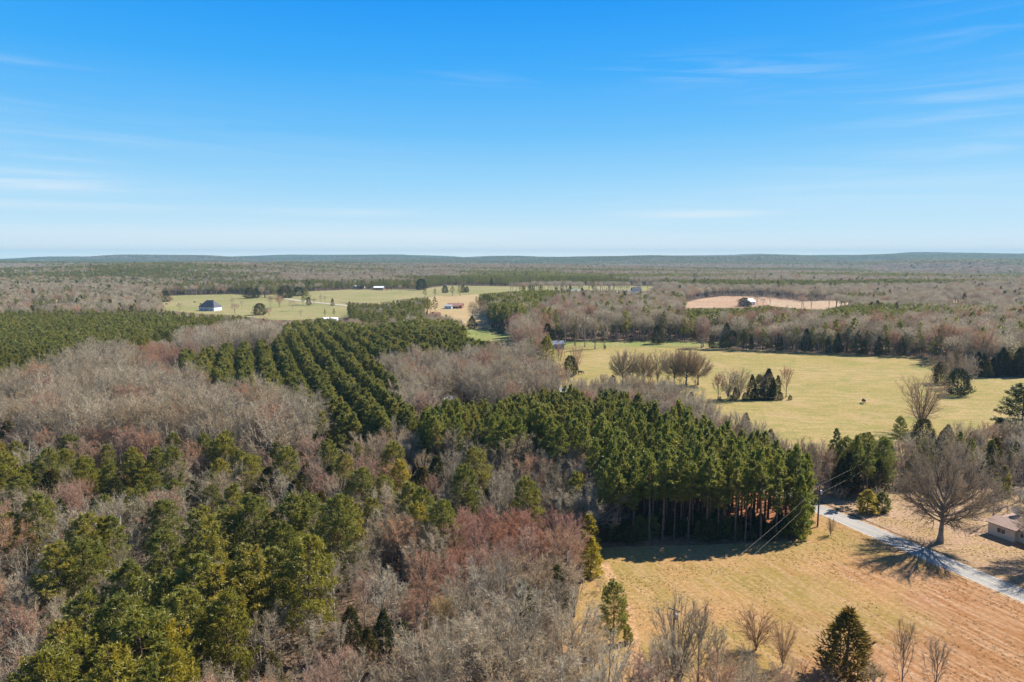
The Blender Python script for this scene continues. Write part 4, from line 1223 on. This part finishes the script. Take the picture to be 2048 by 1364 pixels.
LIMIT = {'pine': 298, 'bare': 295, 'bud': 240, 'cedar': 200}
rest = {k: [] for k in NAMES}
indiv = []
for kind in NAMES:
    L = [t for t in TREES if KIND(t['shape']) == kind]
    c = sorted([t for t in L if t['seen']], key=lambda t: -t['app'])
    sel = c[:LIMIT[kind]]
    ids = set(map(id, sel))
    indiv += sel
    rest[kind] = [t for t in L if id(t) not in ids]
zones = {}
for t in indiv:
    if t['label']:
        continue
    j = min(range(len(ANCH)), key=lambda q: (ANCH[q][0] - t['px']) ** 2 + 2.5 * (ANCH[q][1] - t['py']) ** 2)
    zones.setdefault((KIND(t['shape']), j), []).append(t)
for (kind, j), L in zones.items():
    L.sort(key=lambda t: -t['H'])
    n = len(L)
    L.sort(key=lambda t: t['py'])
    bands = [L] if n <= 9 else ([L[:n // 2], L[n // 2:]] if n <= 22 else [L[:n // 3], L[n // 3:2 * n // 3], L[2 * n // 3:]])
    bn = {1: [''], 2: ['back ', 'front '], 3: ['back ', 'middle ', 'front ']}[len(bands)]
    for B, w in zip(bands, bn):
        B.sort(key=lambda t: t['px'])
        for i, t in enumerate(B):
            pos = 'only one' if len(B) == 1 else ('leftmost' if i == 0 else ('rightmost' if i == len(B) - 1 else ORD[min(i, 58)] + ' from left'))
            yel = t['tint'] is not None and kind == 'pine' and t['tint'][0] > 1.2
            col = 'yellow green pine' if yel else WORDS[kind]
            t['label'] = f"{w}{col}, {pos} {ANCH[j][2]}"
            t['group'] = f"{WORDS[kind]}s {ANCH[j][2]}"

for t in indiv:
    kind = KIND(t['shape'])
    name, cat = NAMES[kind]
    ids = IDX[t['shape']]
    lod, tm, cm, H0 = PROTO[kind][ids[int(hashf(np.array([t['x'] * 10]), np.array([t['y'] * 10]), 3)[0] * 7.99) % len(ids)]]
    e = bpy.data.objects.new(name, None)
    C.objects.link(e)
    e.empty_display_size = 0.5
    e.location = (t['x'], t['y'], t['z'] - 0.05)
    k = t['H'] / H0
    kw = k * t['w']
    e.scale = (kw, kw, k)
    e.rotation_euler = (0, 0, random.uniform(0, 6.28))
    tag(e, t['label'], cat, t.get('group'))
    a = bpy.data.objects.new('trunk', tm); C.objects.link(a); a.parent = e
    b_ = bpy.data.objects.new('crown', cm); C.objects.link(b_); b_.parent = e
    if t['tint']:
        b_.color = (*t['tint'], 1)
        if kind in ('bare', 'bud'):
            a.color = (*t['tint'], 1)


def woods(name, kind, P, idx, rot, scl):
    me = bpy.data.meshes.new(name)
    me.vertices.add(len(P)); me.vertices.foreach_set('co', np.asarray(P, np.float32).ravel())
    for nm, ty, arr in (('pick', 'INT', np.asarray(idx, np.int32)), ('turn', 'FLOAT', np.asarray(rot, np.float32))):
        at_ = me.attributes.new(nm, ty, 'POINT'); at_.data.foreach_set('value', arr)
    at_ = me.attributes.new('size', 'FLOAT_VECTOR', 'POINT'); at_.data.foreach_set('vector', np.asarray(scl, np.float32).ravel())
    o = link(name, me)
    ng = bpy.data.node_groups.new(name + '_scatter', 'GeometryNodeTree')
    ng.interface.new_socket('Geometry', in_out='INPUT', socket_type='NodeSocketGeometry')
    ng.interface.new_socket('Geometry', in_out='OUTPUT', socket_type='NodeSocketGeometry')
    gi, go = ng.nodes.new('NodeGroupInput'), ng.nodes.new('NodeGroupOutput')
    ip = ng.nodes.new('GeometryNodeInstanceOnPoints')
    ci = ng.nodes.new('GeometryNodeCollectionInfo')
    ci.inputs['Collection'].default_value = shapes_coll[kind]
    ci.inputs['Separate Children'].default_value = True
    ci.inputs['Reset Children'].default_value = True

    def na_(nm, dt):
        n = ng.nodes.new('GeometryNodeInputNamedAttribute'); n.data_type = dt; n.inputs[0].default_value = nm
        return n.outputs['Attribute']
    cx = ng.nodes.new('ShaderNodeCombineXYZ')
    lk = ng.links.new
    lk(gi.outputs[0], ip.inputs['Points']); lk(ci.outputs[0], ip.inputs['Instance'])
    ip.inputs['Pick Instance'].default_value = True
    lk(na_('pick', 'INT'), ip.inputs['Instance Index'])
    lk(na_('turn', 'FLOAT'), cx.inputs[2]); lk(cx.outputs[0], ip.inputs['Rotation'])
    lk(na_('size', 'FLOAT_VECTOR'), ip.inputs['Scale'])
    lk(ip.outputs[0], go.inputs[0])
    md = o.modifiers.new('scatter', 'NODES'); md.node_group = ng
    return tag(o, kind='stuff')


PTS = {k: ([], [], [], []) for k in list(NAMES) + ['brush']}
def add_pts(kind, P, idx, rot, scl):
    for a, b_ in zip(PTS[kind], (P, idx, rot, scl)):
        a.append(np.asarray(b_, np.float32))

for kind, L in rest.items():
    if not L:
        continue
    P = [(t['x'], t['y'], t['z'] - 0.05) for t in L]
    idx, scl = [], []
    for t in L:
        s = t['shape']
        if t['d'] > 420:
            s = kind + '_mid'
        ids = IDX[s]
        i = ids[random.randrange(len(ids))]
        k = t['H'] / PROTO[kind][i][3]
        idx.append(i); scl.append((k * t['w'], k * t['w'], k))
    add_pts(kind, P, idx, [random.uniform(0, 6.28) for _ in L], scl)

# country beyond 700 m
def far_band(r0, r1, sp, lod, grow):
    x, y = jgrid(-r1 * 0.66, r1 * 0.66, r0 * 0.7, r1, sp)
    r = np.hypot(x, y)
    k = (r > r0) & (r <= r1) & in_view(x, y, 1.05)
    x, y = x[k], y[k]; r = r[k]
    H = rng.uniform(12, 18, x.size)
    k = ok_field(x, y, H)
    x, y, r, H = x[k], y[k], r[k], H[k]
    z = height(x, y)
    tx, ty = pix(x, y, z + H * 0.9)
    pinep = sstep(0.54, 0.57, fbm(x / 420, y / 200, 71, 3))          # patches of pine among bare wood
    pinep = np.where(r > 2600, sstep(0.42, 0.46, fbm(x / 1300, y / 380, 73, 3)), pinep)
    pinep = np.where(r > 4200, np.maximum(pinep, 0.75), pinep)
    for poly, v in ((WPINES, 0.50), (WBARE, 0.22), (EPINES, 0.97), (EWOOD, 0.22), (PGROVE, 0.9), (HEDGE, 0.8)):
        pinep = np.where(inside(poly, tx, ty), v, pinep)
    hill = np.exp(-((np.arctan2(x, y) + 0.44) / 0.2) ** 2) * ((r > 1700) & (r < 2700))
    pinep = np.maximum(pinep, hill * 0.9 * (fbm(x / 300, y / 200, 90, 2) > 0.42))
    u = rng.uniform(size=x.size)
    redp = 0.05 + 0.18 * (fbm(x / 150, y / 150, 77, 2) > 0.6)
    kd = np.where(u < pinep * 0.96, 0, np.where(u < pinep * 0.96 + 0.03, 3, np.where(rng.uniform(size=x.size) < redp, 2, 1)))
    for j, kind in enumerate(('pine', 'bare', 'bud', 'cedar')):
        m = kd == j
        n = int(m.sum())
        if not n:
            continue
        ids = np.array(IDX[kind + '_' + lod])
        pick = ids[rng.integers(0, len(ids), n)]
        h0 = np.array([PROTO[kind][i][3] for i in pick])
        k_ = H[m] / h0
        w = grow * rng.uniform(0.85, 1.15, n) * (1.0 if j != 3 else 0.8)
        add_pts(kind, np.stack([x[m], y[m], z[m] - 0.2], 1), pick, rng.uniform(0, 6.28, n), np.stack([k_ * w, k_ * w, k_], 1))


far_band(700, 1500, 7.2, 'mid', 1.0)
far_band(1500, 3200, 9.0, 'far', 1.05)
far_band(3200, 9500, 17.0, 'far', 1.9)

# pine groves and stands that read as solid evergreen blocks
for poly, hr, sp in ((PGROVE, (17, 22), 6.0), (EPINES, (13, 17), 5.6), (HEDGE, (11, 16), 7.0), (WPINES, (14, 19), 8.5)):
    x, y = jgrid(-1500, 1100, 450, 2400, sp)
    k = in_view(x, y, 1.05)
    x, y = x[k], y[k]
    H = rng.uniform(*hr, x.size)
    tx, ty = pix(x, y, height(x, y) + H * 0.9)
    k = inside(poly, tx, ty)
    if poly is WPINES:
        k &= fbm(x / 220, y / 160, 91, 3) > 0.47
    x, y, H = x[k], y[k], H[k]
    k = ok_field(x, y, H)
    x, y, H = x[k], y[k], H[k]
    ids = np.array(IDX['pine_mid'])
    n = len(x)
    k_ = H / 16.0
    w = rng.uniform(0.9, 1.3, n)
    add_pts('pine', np.stack([x, y, height(x, y) - 0.1], 1), ids[rng.integers(0, len(ids), n)], rng.uniform(0, 6.28, n), np.stack([k_ * w, k_ * w, k_], 1))
    print('block', n)

# undergrowth under the bare woods
x, y = jgrid(-260, 160, 50, 300, 3.1)
k = in_view(x, y) & (np.hypot(x, y) < 300) & ok_field(x, y, np.full(x.size, 3.0))
x, y = x[k], y[k]
tx, ty = pix(x, y, np.full(x.size, 14.0))
k = ~inside(ROWS, tx, ty) & ~(inside(STAND, tx, ty) & (x > 10)) & (rng.uniform(size=x.size) < 0.8)
x, y = x[k], y[k]
n = len(x)
sc_ = rng.uniform(0.45, 1.15, n)
add_pts('brush', np.stack([x, y, 0 * x - 0.03], 1), rng.integers(0, 3, n), rng.uniform(0, 6.28, n), np.stack([sc_, sc_, sc_], 1))

# scrub along the south edge of the hay field, at the roadside and round the pasture trees
SC = []
for n_, (x0, x1, y0, y1) in ((46, (1290, 1600, 1300, 1410)), (14, (1560, 1700, 1350, 1420)), (26, (1215, 1410, 768, 795)), (14, (1625, 1800, 990, 1004)), (16, (1900, 2060, 985, 1015)), (10, (1180, 1240, 1180, 1330))):
    for _ in range(n_):
        SC.append((*at(random.uniform(x0, x1), random.uniform(y0, y1)), random.uniform(0.25, 0.75)))
n = len(SC)
add_pts('brush', [(a, b_, -0.03) for a, b_, c in SC], rng.integers(0, 3, n), rng.uniform(0, 6.28, n), [(c * 1.3, c * 1.3, c) for a, b_, c in SC])

for kind, nm in (('pine', 'pine_woods'), ('bare', 'bare_woods'), ('bud', 'budding_woods'), ('cedar', 'cedar_woods'), ('brush', 'undergrowth')):
    P, I, R_, S = (np.concatenate(a) for a in PTS[kind])
    print(nm, len(P))
    woods(nm, kind, P, I.astype(int), R_, S)

# grass clumps of the hay field and the yard
M_TUFT = plant_mat('dry_grass', [(0.0, (0.29, 0.18, 0.078)), (0.6, (0.33, 0.22, 0.108)), (1.0, (0.21, 0.165, 0.055))], None, 0.3)
shapes_coll['tuft'] = bpy.data.collections.new('tuft_shapes')
for s in range(3):
    g = np.random.default_rng(900 + s)
    B = TB()
    n = 14
    P = np.stack([g.normal(size=n) * 0.16, g.normal(size=n) * 0.16, np.zeros(n)], 1)
    D = np.stack([g.normal(size=n) * 0.7, g.normal(size=n) * 0.7, np.ones(n)], 1)
    B.blades(P, D, g.uniform(0.12, 0.30, n), 0.07, g)
    shapes_coll['tuft'].objects.link(bpy.data.objects.new(f'tuft_shape_{s:02d}', B.mesh('tuft', [M_TUFT])))
x, y = jgrid(0, 150, 70, 175, 0.75)
bx, by = pix(x, y, 0 * x)
dens = fbm(x / 5, y / 5, 60, 3)
k = (inside(HAY, bx, by) | inside(YARD, bx, by)) & (rng.uniform(size=x.size) < np.clip(dens * 2.6 - 0.95, 0, 0.8)) & in_view(x, y)
s = (x - pA[0]) * rd[0] + (y - pA[1]) * rd[1]
t = (x - pA[0]) * rn[0] + (y - pA[1]) * rn[1]
k &= ~((t > -0.3) & (t < ROAD_W + 0.3))
x, y = x[k], y[k]; n = len(x)
sc_ = rng.uniform(0.4, 1.0, n)
woods('grass', 'tuft', np.stack([x, y, 0 * x + 0.01], 1), rng.integers(0, 3, n), rng.uniform(0, 6.28, n), np.stack([sc_, sc_, sc_ * rng.uniform(0.5, 1.2, n)], 1))
print('grass', n)

# ------------------------------------------------------------------ buildings
M_WALL = plain('cream_wall', (0.62, 0.55, 0.46), 0.8, 0.06)
M_WWALL = plain('white_wall', (0.74, 0.74, 0.73), 0.7, 0.05)
M_BROOF = plain('brown_shingles', (0.30, 0.205, 0.165), 0.9, 0.18, 3.0)
M_DROOF = plain('dark_shingles', (0.07, 0.07, 0.085), 0.8, 0.2, 2.0)
M_RROOF = plain('rust_roof', (0.30, 0.15, 0.10), 0.8, 0.15, 1.0)
M_MROOF = plain('white_metal_roof', (0.78, 0.79, 0.80), 0.5, 0.05)
M_GROOF = plain('grey_roof', (0.32, 0.33, 0.35), 0.8, 0.1)
M_GLASS = plain('dark_glass', (0.03, 0.035, 0.045), 0.1, 0.1, 1.0, 0.6)
M_TRIM = plain('white_trim', (0.76, 0.75, 0.72), 0.6, 0.04)
M_BLUE = plain('pale_blue_wall', (0.50, 0.58, 0.66), 0.7, 0.05)
M_BRICKR = plain('red_brick', (0.28, 0.12, 0.08), 0.9, 0.15)
M_WOOD = plain('weathered_pole_wood', (0.115, 0.095, 0.08), 0.9, 0.2, 3.0)
M_STEEL = plain('grey_steel', (0.50, 0.51, 0.52), 0.4, 0.1)
M_WIRE = plain('pale_cable', (0.30, 0.26, 0.20), 0.5, 0.05)


def house(name, label, px, py, w, d, h, roof_h, ang, wall, roofm, windows=3, hip=False, porch=False, chimney=True, group=None, xy=None):
    """Long side w faces local -Y; built about its front middle."""
    x, y = at(px, py) if xy is None else xy
    e = bpy.data.objects.new(name, None); C.objects.link(e)
    e.location = (x, y, float(height(x, y)) + 0.1); e.rotation_euler = (0, 0, ang)
    tag(e, label, 'house' if 'house' in name else name.split('_')[-1], group)
    B = TB(); B.box(-w / 2, 0, -0.5, w / 2, d, h)
    if not hip:
        for sx in (-1, 1):
            B.add([(sx * (w / 2 - 0.002), 0, h), (sx * (w / 2 - 0.002), d, h), (sx * (w / 2 - 0.002), d / 2, h + roof_h)], [(0, 1, 2)])
    link('wall', B.mesh('wall', [wall]), e)
    o_ = 0.45
    R = TB()
    ix = w / 2 + o_ if not hip else w / 2 - d * 0.42
    zr = h + roof_h + 0.06
    ze = h - 0.04
    v = [(-w / 2 - o_, -o_, ze), (w / 2 + o_, -o_, ze), (w / 2 + o_, d + o_, ze), (-w / 2 - o_, d + o_, ze), (-ix, d / 2, zr), (ix, d / 2, zr)]
    v += [(a, b_, c + 0.16) for a, b_, c in v]
    f = [(6, 7, 11), (6, 11, 10), (8, 9, 10), (8, 10, 11), (7, 8, 11), (9, 6, 10), (0, 4, 5), (0, 5, 1), (2, 5, 4), (2, 4, 3), (1, 5, 2), (3, 4, 0), (0, 1, 7), (0, 7, 6), (1, 2, 8), (1, 8, 7), (2, 3, 9), (2, 9, 8), (3, 0, 6), (3, 6, 9)]
    R.add(v, f)
    ro = link('roof', R.mesh('roof', [roofm]), e)
    if chimney:
        K = TB(); K.box(w * 0.18, d * 0.55, h + roof_h * 0.5, w * 0.18 + 0.7, d * 0.55 + 0.7, h + roof_h + 0.7)
        link('chimney', K.mesh('chimney', [M_BRICKR]), ro)
    n = windows
    for i in range(n):
        cx = -w / 2 + w * (i + 0.5) / n
        if n > 2 and i == n // 2:
            K = TB(); K.box(cx - 0.5, -0.05, 0.0, cx + 0.5, -0.003, 2.05)
            dr = link('door', K.mesh('door', [M_BRICKR]), e)
            K = TB(); K.box(cx + 0.3, -0.10, 0.95, cx + 0.38, -0.052, 1.05)
            link('handle', K.mesh('handle', [M_STEEL]), dr)
            continue
        K = TB()
        a, b2, c, d2 = cx - 0.75, cx + 0.75, 0.95, 2.1
        t_ = 0.09
        K.box(a, -0.06, c, b2, -0.003, c + t_); K.box(a, -0.06, d2 - t_, b2, -0.003, d2)
        K.box(a, -0.06, c + t_, a + t_, -0.003, d2 - t_); K.box(b2 - t_, -0.06, c + t_, b2, -0.003, d2 - t_); K.box(cx - t_ / 2, -0.055, c + t_, cx + t_ / 2, -0.003, d2 - t_)
        wo = link('window', K.mesh('window_frame', [M_TRIM]), e)
        K = TB(); K.box(a + t_, -0.025, c + t_, cx - t_ / 2, -0.004, d2 - t_); K.box(cx + t_ / 2, -0.025, c + t_, b2 - t_, -0.004, d2 - t_)
        link('pane', K.mesh('pane', [M_GLASS]), wo)
    if porch:
        K = TB()
        K.add([(-w * 0.32, -2.6, h - 0.75), (w * 0.32, -2.6, h - 0.75), (w * 0.32, -0.01, h - 0.15), (-w * 0.32, -0.01, h - 0.15), (-w * 0.32, -2.6, h - 0.65), (w * 0.32, -2.6, h - 0.65), (w * 0.32, -0.01, h - 0.06), (-w * 0.32, -0.01, h - 0.06)],
              [(0, 2, 1), (0, 3, 2), (4, 5, 6), (4, 6, 7), (0, 1, 5), (0, 5, 4), (1, 2, 6), (1, 6, 5), (3, 0, 4), (3, 4, 7)])
        link('porch_roof', K.mesh('porch_roof', [roofm]), e)
        for q in (-0.3, -0.1, 0.1, 0.3):
            K = TB(); K.box(w * q - 0.08, -2.5, -0.3, w * q + 0.08, -2.34, h - 0.72)
            link('porch_post', K.mesh('porch_post', [M_TRIM]), e)
    return e


# brown-roofed house by the road
hA, hB = np.array(at(1981, 1064)), np.array(at(2046, 1087))
hd = (hB - hA) / np.linalg.norm(hB - hA)
h_ang = math.atan2(hd[1], hd[0])
ctr = hA + hd * 11.0
h1 = house('brown_roofed_house', 'low cream house with brown hipped roof beside the road and big oak', 0, 0, 22, 8.5, 2.6, 1.7, h_ang, M_WALL, M_BROOF, 5, True, False, True, None, tuple(ctr))
K = TB()   # the gabled bay that steps forward at the west end
K.box(-10.9, -1.2, -0.4, -5.5, -0.003, 2.45)
link('bay_wall', K.mesh('bay_wall', [M_WALL]), h1)
K = TB()
K.add([(-11.3, -1.6, 2.47), (-5.1, -1.6, 2.47), (-5.1, 1.8, 3.45), (-11.3, 1.8, 3.45), (-11.3, -1.6, 2.62), (-5.1, -1.6, 2.62), (-5.1, 1.8, 3.60), (-11.3, 1.8, 3.60)],
      [(0, 2, 1), (0, 3, 2), (4, 5, 6), (4, 6, 7), (0, 1, 5), (0, 5, 4), (1, 2, 6), (1, 6, 5), (2, 3, 7), (2, 7, 6), (3, 0, 4), (3, 4, 7)])
link('bay_roof', K.mesh('bay_roof', [M_BROOF]), h1)
K = TB(); K.box(-9.1, -1.26, 0.9, -7.3, -1.203, 2.0)
wo = link('window', K.mesh('window_frame', [M_TRIM]), h1)
K = TB(); K.box(-9.0, -1.29, 0.98, -8.25, -1.262, 1.92); K.box(-8.15, -1.29, 0.98, -7.4, -1.262, 1.92)
link('pane', K.mesh('pane', [M_GLASS]), wo)
# white dish on the roof
p = np.array(at(1998, 1034, 4.2))
e = bpy.data.objects.new('satellite_dish', None); C.objects.link(e)
dr_ = ctr + np.array([-math.sin(h_ang), math.cos(h_ang)]) * 4.0 - hd * 8.3
e.scale = (1.3, 1.3, 1.3)
e.location = (dr_[0], dr_[1], 3.85); e.rotation_euler = (0, 0, 2.2)
tag(e, 'white satellite dish standing on the ridge of the brown roof', 'satellite dish')
K = TB(); K.tube([(0, 0, 0), (0, 0, 0.7)], [0.05, 0.05], 6, 0, True)
link('mast', K.mesh('mast', [M_STEEL]), e)
V, F = [(0, 0.12, 0.9)], []
for k in range(16):
    a = k * math.pi / 8
    V.append((0.75 * math.cos(a), -0.10, 0.9 + 0.62 * math.sin(a)))
for k in range(16):
    F += [(0, 1 + k, 1 + (k + 1) % 16)]
B = TB(); B.add(V, F); B.add([(x_, y_ + 0.04, z_) for x_, y_, z_ in V], [(a, c, b_) for a, b_, c in F])
link('dish', B.mesh('dish', [M_MROOF]), e)
K = TB(); K.tube([(0, -0.1, 0.35), (0, -0.75, 0.75)], [0.03, 0.03], 5, 0, True); K.box(-0.08, -0.85, 0.68, 0.08, -0.72, 0.84)
link('feed_arm', K.mesh('feed_arm', [M_STEEL]), e)

house('farm_house', 'farmhouse with steep dark roof and pale blue walls in the west pasture', 413, 622, 19, 13, 4.2, 6.8, -0.25, M_BLUE, M_DROOF, 3, True, True)
house('white_house', 'long white roofed far house, the western of two under the bare wood', 717, 577, 21, 10, 3.6, 2.4, 0.1, M_WWALL, M_MROOF, 4)
house('far_house', 'brown walled far house with white roof between the twin pines', 757, 580, 17, 10, 3.6, 2.4, 0.0, M_BRICKR, M_MROOF, 3)
house('hill_house', 'rust roofed house on the tan hilltop beyond the planted pines', 909, 617, 17, 10, 3.2, 2.4, -0.15, M_BRICKR, M_RROOF, 4, False, True)
house('garage_building', 'grey roofed garage with pale wall at the west end of the hill house', 896, 618, 8, 7, 3.0, 1.5, -0.15, M_BLUE, M_GROOF, 2, False, False, False)
house('barn_building', 'long low barn with white metal roof at the edge of the grey ridge', 658, 643, 14, 7, 2.2, 1.0, 0.05, M_WWALL, M_MROOF, 3, False, False, False)
house('red_shed', 'small red roofed shed among the dark pines below the hill house', 868, 634, 9, 6, 2.8, 1.6, -0.3, M_STUB, M_RROOF, 2, False, False, False)
house('hilltop_house', 'two storey white house with dark roof on the far hilltop', 1274, 589, 14, 10, 6.5, 4.2, 0.1, M_WWALL, M_DROOF, 3)
house('hilltop_shed', 'small dark gabled shed just west of the two storey hilltop house', 1259, 590, 8, 8, 3.6, 3.6, 1.2, M_GROOF, M_DROOF, 1, False, False, False)
house('brown_hall_house', 'low brown house behind the cone shaped hilltop evergreen', 1150, 589, 18, 10, 4.0, 3.0, 0.0, M_BRICKR, M_GROOF, 3)
house('long_grey_house', 'long grey roofed house half hidden by bare trees on the hilltop', 1240, 591, 18, 9, 3.4, 2.4, 0.0, M_WWALL, M_GROOF, 3)
house('grove_cottage', 'small pale roofed cottage under the tall grove north of the pasture', 1115, 697, 9, 6, 2.6, 1.8, 0.2, M_GROOF, M_GROOF, 3)
house('clay_field_house', 'bright white house with white roof by the red clay field', 1503, 611, 12, 9, 4.4, 3.2, 0.5, M_WWALL, M_MROOF, 3)
house('trailer_house', 'pale trailer house behind trees above the west pasture', 462, 581, 17, 7, 3.2, 1.3, -0.1, M_BLUE, M_MROOF, 3, False, False, False)
house('hedge_house', 'pale roofed house among reddish trees at the top of the west pasture', 379, 575, 18, 9, 3.6, 2.4, 0.1, M_STUB, M_GROOF, 3)
house('west_white_house', 'tiny white gabled house in the bare wood far to the west', 144, 570, 12, 14, 6.0, 5.0, 0.1, M_WWALL, M_WWALL, 1)
house('west_tan_house', 'tan house left of the tiny white gabled house', 95, 575, 14, 12, 5.0, 3.0, 0.0, M_STUB, M_STUB, 2)
house('white_shed', 'white shed showing over the young pines by the grey wood', 898, 812, 5, 3.5, 2.6, 1.0, 0.1, M_WWALL, M_MROOF, 1, False, False, False)
house('pale_shed', 'pale shed in the gap between young pines and the pasture', 1133, 800, 5, 4, 3.4, 1.3, 0.4, M_WWALL, M_MROOF, 1, False, False, False)

# cattle grazing on the west pasture
M_COW = plain('black_hide', (0.03, 0.026, 0.024), 0.7, 0.2)
def cow(px, py, ang, label):
    x, y = at(px, py)
    B = TB()
    B.tube([(-1.0, 0, 1.05), (-0.8, 0, 1.1), (-0.2, 0, 1.08), (0.5, 0, 1.1), (0.9, 0, 1.2)], [0.18, 0.38, 0.42, 0.40, 0.22], 8, 0, True)
    B.tube([(0.8, 0, 1.2), (1.15, 0, 1.0), (1.35, 0, 0.6)], [0.24, 0.18, 0.15], 6, 0, True)
    B.tube([(1.32, 0, 0.68), (1.45, 0, 0.40), (1.55, 0, 0.20)], [0.15, 0.14, 0.08], 6, 0, True)
    for sx, sy in ((-0.75, 0.22), (-0.75, -0.22), (0.62, 0.2), (0.62, -0.2)):
        B.tube([(sx, sy, 1.0), (sx - 0.04, sy, 0.5), (sx, sy, 0)], [0.16, 0.085, 0.07], 5, 0, True)
    B.tube([(-1.0, 0, 1.15), (-1.15, 0, 0.9), (-1.15, 0, 0.4)], [0.04, 0.03, 0.05], 4, 0, True)
    for sy in (-1, 1):
        B.tube([(1.28, sy * 0.1, 0.72), (1.26, sy * 0.28, 0.76)], [0.06, 0.02], 4, 0, True)
    o = link('cow', B.mesh('cow', [M_COW], True), None, (x, y, float(height(x, y)) + 0.1), ang)
    o.scale = (1.25,) * 3
    tag(o, label, 'cow', 'cattle on the pastures')
for px, py, a, l in [(333, 610, 0.3, 'black cow furthest west on the pasture, left of the farmhouse'), (357, 609, 2.0, 'black cow midway between the farmhouse and the west wood'), (389, 606, 0.0, 'black cow above the western corner of the farmhouse roof'), (402, 610, 3.0, 'black cow nearest the farmhouse roof'), (1161, 749, 0.2, 'dark cow grazing just east of the lone bushy cedar'), (1727, 807, 1.4, 'dark cow standing alone in the middle of the big pasture')]:
    cow(px, py, a, l)

# ------------------------------------------------------------------ power line
def pole(px, py, H, label, arm, xy=None, can=False):
    x, y = at(px, py) if xy is None else xy
    e = bpy.data.objects.new('utility_pole', None); C.objects.link(e)
    e.location = (x, y, 0); tag(e, label, 'utility pole', 'poles of the roadside power line')
    K = TB(); K.tube([(0, 0, -0.2), (0, 0, H)], [0.19, 0.125], 8, 0, True)
    link('shaft', K.mesh('shaft', [M_WOOD], False), e)
    K = TB(); K.box(-0.06, -0.9, H - 0.75, 0.06, 0.9, H - 0.60)
    ao = link('crossarm', K.mesh('crossarm', [M_WOOD]), e, (0.17, 0, 0), arm)
    ao.location = (0, 0, 0)
    for s in (-0.8, 0.8):
        K = TB(); K.tube([(0, s, H - 0.6), (0, s, H - 0.42)], [0.06, 0.05], 6, 0, True)
        link('insulator', K.mesh('insulator', [M_STEEL]), ao)
    if can:
        K = TB(); K.tube([(0.36, 0, H - 2.2), (0.36, 0, H - 1.3)], [0.22, 0.22], 10, 0, True)
        K.box(0.12, -0.05, H - 1.9, 0.2, 0.05, H - 1.6)
        link('transformer', K.mesh('transformer', [M_STEEL]), e)
    return (x, y)


Ax, Ay = at(1635, 1053)
pl_dir = None
Hp = 9.6
# second pole: its top stands at (1349, 1211)
Bx, By = at(1349, 1211, Hp)
ang = math.atan2(By - Ay, Bx - Ax)
pole(0, 0, Hp, 'wooden utility pole by the road at the corner of the pine stand', ang, (Ax, Ay), True)
pole(0, 0, Hp, 'wooden utility pole among bare trees at the south edge of the hay field', ang, (Bx, By), True)
Cx, Cy = at(1800, 925, Hp + 1)
Cx, Cy = Ax - (Bx - Ax) * 0.95 + 14, Ay - (By - Ay) * 0.95 + 4


def wire(p, q, sag, label):
    n = 24
    t = np.linspace(0, 1, n)
    P = np.stack([p[0] + (q[0] - p[0]) * t, p[1] + (q[1] - p[1]) * t, p[2] + (q[2] - p[2]) * t - sag * 4 * t * (1 - t)], 1)
    K = TB(); K.tube(P, np.full(n, 0.012), 4, 0, True)
    tag(link('power_wire', K.mesh('power_wire', [M_WIRE])), label, 'wire', 'wires of the roadside power line')


nx, ny = -math.sin(ang), math.cos(ang)
off = lambda x_, y_, s, z_: (x_ + nx * s, y_ + ny * s, z_)
wire(off(Ax, Ay, 0.0, Hp + 0.05), off(Bx, By, 0.0, Hp + 0.05), 0.8, 'upper pale wire crossing the pine stand shadow between the two poles')
wire(off(Ax, Ay, -0.1, Hp - 2.1), off(Bx, By, -0.1, Hp - 2.1), 0.9, 'lower pale wire crossing the pine stand shadow between the two poles')
wire(off(Ax, Ay, 0.0, Hp + 0.05), off(Cx, Cy, 0.0, Hp + 0.6), 0.9, 'upper wire from the roadside pole into the belt of trees')
wire(off(Ax, Ay, -0.1, Hp - 2.1), off(Cx, Cy, -0.1, Hp - 1.6), 0.9, 'lower wire from the roadside pole into the belt of trees')

# ------------------------------------------------------------------ air
zmax = float(Vg[:, 2].max()) + 30
zmin = float(Vg[:, 2].min()) - 1
B = TB(); B.box(-11300, -11300, zmin, 11300, 11300, max(zmax, CAM_H + 12))
M_AIR = bpy.data.materials.new('haze_air'); M_AIR.use_nodes = True
nt = M_AIR.node_tree
nt.nodes.remove(nt.nodes['Principled BSDF'])
pv = N(nt, 'ShaderNodeVolumePrincipled')
pv.inputs['Color'].default_value = (0.26, 0.49, 0.66, 1)
pv.inputs['Density'].default_value = 0.000085
nt.links.new(pv.outputs[0], nt.nodes['Material Output'].inputs['Volume'])
tag(link('haze', B.mesh('haze', [M_AIR])), kind='stuff')
print('terrain z', zmin, zmax, 'trees', len(TREES), 'individuals', len(indiv))
